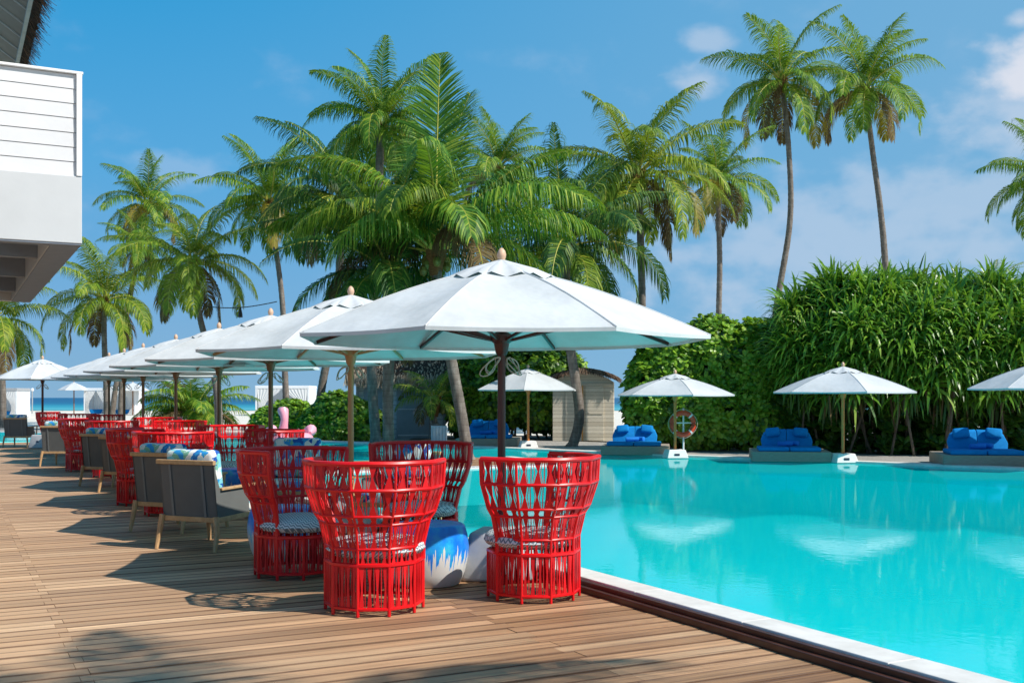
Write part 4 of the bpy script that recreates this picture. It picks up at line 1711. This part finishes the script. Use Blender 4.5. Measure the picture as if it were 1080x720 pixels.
dt = make_drum()
for i, (x, y, rz, lab) in enumerate([(-.685, 8.80, .4, 'blue and white dripped drum table between the front red chairs'),
                                     (-2.12, 10.15, 2.0, 'blue dripped drum table behind the shaded red chair'),
                                     (-3.9, 15.6, 1.0, 'blue drum table hidden among the middle red chairs')]):
    o = dt if i == 0 else copy_tree(dt)
    o.location = (x, y, .003)
    o.rotation_euler = (0, 0, rz)
    tag(o, lab, 'table', 'dripped drum tables')


# ---------------------------------------------------------------- blue double loungers, towels
def make_lounger():
    """front faces -Y; origin at front centre on the ground"""
    root = empty('double_lounger', (0, 0, 0))
    mb = MB()
    mb.box((0, .95, .125), (1.92, 1.9, .25))
    mb.build('base', 'plinth_taupe', root, bevel=.015)
    for s in (-1, 1):
        mb = MB()
        mb.box((s * .385 - .04, .55, .305), (.755, 1.0, .105))
        mb.build('seat_cushion', 'blue_fabric', root, smooth=True, bevel=.035, seg=3)
        mb = MB()
        o_ = [(.005, 0, 0), (.62, 0, 0), (.65, 0, .22), (.58, 0, .40), (.46, 0, .49), (.005, 0, .51)]
        if s < 0:
            o_ = [(-x, y, z) for x, y, z in o_[::-1]]
        tl = R(-24)
        pts = [(x - .04, 1.02 + z * -math.sin(tl), .27 + z * math.cos(tl)) for x, y, z in o_]
        mb.sweep(pts, (0, .12, .05))
        mb.build('backrest', 'blue_fabric', root, smooth=True, bevel=.016, seg=3)
        mb = MB()
        mb.box((0, 0, 0), (.36, .13, .24), mat=Matrix.Rotation(R(-24), 3, 'X') @ Matrix.Rotation(R(6 * s), 3, 'Y'))
        pw = mb.build('pillow', 'blue_fabric', root, smooth=True, bevel=.055, seg=3)
        pw.location = (s * .35 - .04, 1.14, .70)
    return root


def towel(label, loc, rz):
    mb = MB()
    mb.tube([(-.17, 0, 0), (-.165, 0, 0), (.165, 0, 0), (.17, 0, 0)], [.035, .055, .055, .035], 12)
    mb.tube([(-.172, 0, 0), (.172, 0, 0)], .022, 8)
    o = mb.build('rolled_towel', 'blue_towel', None, smooth=True)
    o.location = loc
    o.rotation_euler = (0, 0, rz)
    return tag(o, label, 'towel', 'rolled blue towels on the loungers')


GL = 'blue double loungers across the pool'
lg = make_lounger()
spots = [(G(838, 487.6, .06), -10, .9, 'blue double lounger left of the orange poled parasol', 'middle lounger before the hedge'),
         (G(1050, 493.2, .06), -12, .95, 'blue double lounger below the pandanus at far right', 'rightmost lounger'),
         (G(671, 480.4, .06), -8, .89, 'blue double lounger between wooden hut and lifebuoy', 'lounger beside the hut'),
         (G(513, 471.5, .06), -4, .95, 'blue double lounger behind the walkway, left of the hut', 'lounger behind the walkway')]
for i, (p, deg, sc, lab, nm) in enumerate(spots):
    o = lg if i == 0 else copy_tree(lg)
    o.location = p + Vector((0, .25, 0))
    o.rotation_euler = (0, 0, R(deg))
    o.scale = (sc,) * 3
    tag(o, lab, 'lounger', GL)
    mrot = Matrix.Rotation(R(deg), 3, 'Z')
    b = p + Vector((0, .25, 0))
    towel('rolled blue towel lying flat on the ' + nm, b + mrot @ Vector((-.10, .80, .415)) * sc, R(deg + 12))
    towel('rolled blue towel leaning across another on the ' + nm, b + mrot @ Vector((.08, .92, .43)) * sc, R(deg - 38))

# ---------------------------------------------------------------- lifebuoy on its stand
p = G(721, 482, .06) + Vector((.05, .35, 0))
st = empty('lifebuoy_stand', p, 0, 'slim white post stand holding the orange lifebuoy', 'stand')
mb = MB()
mb.tube([(0, 0, 0), (0, 0, 1.18)], .022, 10)
mb.build('post', 'white_paint', st, smooth=True)
mb = MB()
mb.bar((-.26, -.01, .82), (.30, -.01, .82), .03, .03)
mb.build('crossbar', 'white_paint', st)
mb = MB()
mb.lathe([(.14, 0), (.14, .03), (.04, .05), (.023, .06)], 14)
mb.build('foot_plate', 'white_paint', st, smooth=True)
lb = empty('lifebuoy', p + Vector((-.03, -.09, .80)), 0, 'orange ring lifebuoy with white bands hanging beside parasol pole', 'lifebuoy')
mb = MB()
mb.ring([(.265 * math.cos(2 * PI * k / 36), 0, .265 * math.sin(2 * PI * k / 36)) for k in range(36)], .06, 12)
mb.build('ring', 'buoy_orange', lb, smooth=True)
for k in range(4):
    a = R(45 + 90 * k)
    mb = MB()
    mb.tube([(.265 * math.cos(a + d), 0, .265 * math.sin(a + d)) for d in (-.075, -.03, .03, .075)], .063, 12)
    mb.build('band', 'white_paint', lb, smooth=True)
mb = MB()
mb.ring([(.345 * math.cos(2 * PI * k / 40) * (1 + .03 * math.cos(8 * PI * k / 40)), -.01, .345 * math.sin(2 * PI * k / 40) * (1 + .03 * math.cos(8 * PI * k / 40))) for k in range(40)], .007, 5)
mb.build('grab_rope', 'rope', lb, smooth=True)


# ---------------------------------------------------------------- huts
def thatch_fringe(mb, rng, pts_fn, n, L, wv=.012):
    for i in range(n):
        p, d, s = pts_fn(rng)
        l = L * rng.uniform(.6, 1.3)
        s = s * wv * rng.uniform(.6, 1.4)
        mb.add([p - s, p + s, p + d * l + s * .3, p + d * l - s * .3], [(0, 1, 2, 3)])


def hut():
    Y = 36.0
    x0, x1 = at(583, 0, Y).x, at(647, 0, Y).x
    cx = (x0 + x1) / 2
    W_ = x1 - x0
    b = empty('wooden_hut', (cx, Y, .06), R(-6), 'small pale wooden hut with arched thatch roof across the pool', 'hut')
    hs, hp, D = 1.95, 2.28, 1.7
    n = 12
    prof = []
    for i in range(n + 1):
        t = i / n
        prof.append((-W_ / 2 + W_ * t, 0, hs + (hp - hs) * math.sin(PI * t) ** .8))
    mb = MB()
    mb.sweep([(-W_ / 2, 0, 0), (W_ / 2, 0, 0)] + prof[::-1], (0, .08, 0))
    mb.box((W_ / 2 - .04, D / 2 + .06, hs / 2), (.08, D, hs))
    mb.box((-W_ / 2 + .04, D / 2 + .06, hs / 2), (.08, D, hs))
    mb.box((0, D + .1, hs / 2), (W_, .06, hs))
    mb.build('wall', 'hut_planks', b)
    for s in (-1, 1):
        mb = MB()
        mb.box((s * .33 + .05, -.02, .92), (.60, .035, 1.80))
        d = mb.build('door', 'hut_planks', b, bevel=.006)
        mb = MB()
        mb.bar((s * .33 + .05 - .27, -.045, .92), (s * .33 + .05 + .27, -.045, .92), .02, .05)
        mb.build('door_rail', 'hut_planks', d)
    mb = MB()
    mb.box((-.02, -.05, .93), (.05, .03, 1.82))
    mb.build('door_post', 'orange_post', b)
    mb = MB()
    mb.bar((-W_ / 2, -.03, hs - .08), (W_ / 2, -.03, hs - .08), .03, .07)
    mb.build('lintel', 'hut_planks', b)
    # roof shell + fringe
    mb = MB()
    o = [(x * 1.16, -.22, z + .02) for x, _, z in prof]
    i_ = [(x * 1.20, -.22, z + .13) for x, _, z in prof]
    mb.sweep(o + i_[::-1], (0, D + .5, 0))
    mb.cur = 1
    rng = random.Random(5)

    def fn(r):
        t = r.random()
        if r.random() < .5:
            x = -W_ / 2 * 1.18 + W_ * 1.18 * t
            z = hs + (hp - hs) * math.sin(PI * t) ** .8 + .06
            return Vector((x, -.23 + r.uniform(-.02, .05), z + r.uniform(0, .08))), Vector((r.uniform(-.4, .4) + (t - .5) * 1.2, -.35, -.6)).normalized(), Vector((1, 0, .2))
        s = r.choice((-1, 1))
        return Vector((s * W_ / 2 * 1.15, r.uniform(-.22, D + .25), hs + r.uniform(-.02, .14))), Vector((s * .8, r.uniform(-.3, .3), -.5)).normalized(), Vector((0, 1, 0))
    thatch_fringe(mb, rng, fn, 1500, .18, .012)
    mb.build('roof', ['thatch_core', 'thatch'], b)


hut()


def cabin():
    Y = 38.2
    x0, x1 = at(376, 0, Y).x, at(470, 0, Y).x
    cx = (x0 + x1) / 2
    W_ = x1 - x0
    b = empty('grey_cabin', (cx, Y, .06), R(4), 'grey boarded cabin with shaggy thatch roof behind the palm trunks', 'cabin')
    H = 2.1
    mb = MB()
    mb.box((0, 1.2, H / 2), (W_, 2.4, H))
    mb.build('wall', 'grey_siding', b)
    for (xx, w_) in ((.42, 1.15), (-.95, .7)):
        mb = MB()
        mb.box((xx, -.03, .9), (w_, .05, 1.8))
        d = mb.build('door', 'grey_door', b, bevel=.008)
        mb = MB()
        mb.box((xx, -.07, 1.02), (w_ - .1, .02, .05))
        mb.box((xx, -.07, .12), (w_ - .1, .02, .05))
        mb.build('door_rail', 'grey_siding', d)
    mb = MB()
    for xx in (-W_ / 2 + .05, W_ / 2 - .05):
        mb.box((xx, -.04, H / 2), (.1, .07, H))
    mb.build('corner_post', 'metal_grey', b)
    mb = MB()
    ox = W_ / 2 + .35
    mb.sweep([(-ox, -.3, H - .02), (-ox, 1.2, H + 1.15), (-ox, 2.9, H - .12), (-ox, 2.9, H + .1), (-ox, 1.2, H + 1.42), (-ox, -.3, H + .12)], (2 * ox, 0, 0))
    mb.cur = 1
    rng = random.Random(15)

    def fn(r):
        t = r.random() ** 1.6
        return Vector((r.uniform(-ox, ox), -.32 + 1.5 * t, H + .1 + 1.3 * t + r.uniform(-.18, .05))), Vector((r.uniform(-.25, .25), -.5, -.8)).normalized(), Vector((1, 0, r.uniform(-.2, .2)))
    thatch_fringe(mb, rng, fn, 4200, .34, .018)
    mb.build('roof', ['thatch_core', 'thatch_pale'], b)


cabin()

# planter with small palm
p = G(463, 466.5, .06)
pl = empty('planter_box', p, R(5), 'white square planter box beside the grey cabin', 'planter')
mb = MB()
mb.box((0, 0, .27), (.50, .50, .54))
mb.build('box', 'white_paint', pl, bevel=.012)
mb = MB()
for k in range(5):
    mb.box((-.2 + k * .1, -.256, .27), (.012, .012, .5))
mb.build('slat', 'metal_grey', pl)
mb = MB()
mb.box((0, 0, .545), (.44, .44, .02))
mb.build('soil', 'soil', pl)
palm('small potted palm with arching fronds growing in the white planter', [(459, 448), (457, 436), (458, 424)], 37.0, .10, .09, 'small', base_z=.6, rot=.4, scale=.95, grp='young palms')


# ---------------------------------------------------------------- beach cabanas
def curtain_sheet(mb, p, q, z0, z1, amp=.04, waves=9, gather=None):
    p, q = Vector(p), Vector(q)
    d = q - p
    nrm = Vector((d.y, -d.x, 0)).normalized()
    N = waves * 6
    rows = 8
    vs, fs = [], []
    for r in range(rows + 1):
        t = r / rows
        z = z1 + (z0 - z1) * t
        for i in range(N + 1):
            s = i / N
            if gather is not None:
                s = s + (gather - s) * .75 * math.sin(PI * min(1, t * .75)) ** 1.5
            o = p + d * s + nrm * amp * math.sin(i / N * waves * 2 * PI) * (.6 + .4 * t)
            vs.append((o.x, o.y, z))
    for r in range(rows):
        for i in range(N):
            k = r * (N + 1) + i
            fs.append((k, k + 1, k + N + 2, k + N + 1))
    mb.add(vs, fs)


def cabana(label, u0, u1, v0, v1, rz=0, roof='white_paint'):
    Y = FPX * CAM_H / (v1 - 419)
    x0, x1 = (u0 - 540) / FPX * Y, (u1 - 540) / FPX * Y
    H = CAM_H + (419 - v0) * Y / FPX
    W_ = x1 - x0
    D = min(W_, 3.6)
    b = empty('beach_cabana', ((x0 + x1) / 2, Y, 0), rz, label, 'cabana', 'white beach cabanas')
    mb = MB()
    mb.box((0, D / 2, H - .12), (W_, D, .24))
    mb.build('roof', roof, b, bevel=.02)
    for sx in (-1, 1):
        for yy in (.08, D - .08):
            mb = MB()
            mb.box((sx * (W_ / 2 - .08), yy, (H - .24) / 2), (.12, .12, H - .24))
            mb.build('post', 'white_paint', b)
    for (p, q, g) in (((-W_ / 2 + .1, .03), (-.06, .03), .12), ((.06, .03), (W_ / 2 - .1, .03), .88), ((-W_ / 2 + .03, .15), (-W_ / 2 + .03, D - .15), None), ((W_ / 2 - .03, .15), (W_ / 2 - .03, D - .15), None), ((-W_ / 2 + .15, D - .03), (W_ / 2 - .15, D - .03), None)):
        mb = MB()
        curtain_sheet(mb, (*p, 0), (*q, 0), .05, H - .26, .03, 7, g)
        mb.build('curtain', 'curtain', b, smooth=True)
    mb = MB()
    mb.box((0, D / 2, .25), (W_ * .7, D * .6, .4))
    mb.build('daybed', 'blue_fabric', b, bevel=.05)


cabana('white curtained beach cabana behind two dark leaning trunks', 88, 114, 409, 437)
cabana('white curtained beach cabana touching the low young palm', 114.5, 143, 407.5, 437.5)
cabana('white curtained beach cabana behind the low bush and float', 269, 326, 406.5, 438)
cabana('white curtained cabana with grey roof at the left picture edge', -14, 18, 409, 440, roof='metal_grey')
p = G(34, 436)
po = empty('lamp_post', p, 0, 'slim pale post with round top on the beach at left', 'post')
mb = MB()
mb.tube([(0, 0, 0), (0, 0, 2.1)], .06, 10)
mb.build('post', 'metal_grey', po, smooth=True)
mb = MB()
mb.lathe([(.01, 2.05), (.12, 2.1), (.16, 2.22), (.12, 2.34), (.01, 2.38)], 14)
mb.build('globe', 'white_paint', po, smooth=True)

# dark crossing trunks in front of the cabana
palm('dark leaning palm trunk crossing the white cabana, crown lost in others', [(117, 438), (121, 415), (126, 385), (131, 350), (140, 300), (147, 262)], 57, .15, .10, 'b', rot=3.0, scale=.62, grp=TG)

# ---------------------------------------------------------------- pink flamingo float
p = G(305, 470.5, .05)
fl = empty('flamingo_float', (p.x, p.y, .05), R(35), 'pink inflatable flamingo float on the water before the low bush', 'pool float')
mb = MB()
mb.ring([(.52 * math.cos(2 * PI * k / 32), .44 * math.sin(2 * PI * k / 32), .20) for k in range(32)], .21, 14)
mb.build('ring', 'flamingo_pink', fl, smooth=True)
mb = MB()
mb.tube([(0, .40, .2), (0, .47, .42), (0, .40, .60), (0, .34, .78), (0, .36, .92), (0, .43, 1.03), (0, .53, 1.04), (0, .60, .97)], [.19, .16, .125, .11, .125, .165, .145, .07], 14)
mb.build('neck', 'flamingo_pink', fl, smooth=True)
mb = MB()
mb.tube([(0, .60, .97), (0, .66, .90), (0, .67, .80)], [.07, .055, .012], 10)
mb.build('beak', 'beak_black', fl, smooth=True)
for s in (-1, 1):
    mb = MB()
    mb.tube([(s * .50, .15, .32), (s * .62, .0, .42), (s * .60, -.22, .48), (s * .5, -.36, .40)], [.08, .17, .17, .05], 10)
    mb.build('wing', 'flamingo_pink', fl, smooth=True)
mb = MB()
mb.tube([(0, -.45, .28), (0, -.62, .40), (0, -.70, .52)], [.16, .14, .04], 10)
mb.build('tail', 'flamingo_pink', fl, smooth=True)

# ---------------------------------------------------------------- string cable between palms
pA, pB = at(208, 322, 47.5), at(292, 318, 46)
mb = MB()
pts = [pA.lerp(pB, i / 16) - Vector((0, 0, .18 * math.sin(PI * i / 16))) for i in range(17)]
mb.tube(pts, .022, 5)
q = pA.lerp(pB, .55)
mb.tube([q - Vector((0, 0, .17)), q - Vector((0, 0, .45)), q - Vector((0, 0, .60))], [.03, .09, .10], 8)
tag(mb.build('hanging_cable', 'cable_black', None), 'thin dark cable with one lamp strung between two palms', 'cable')
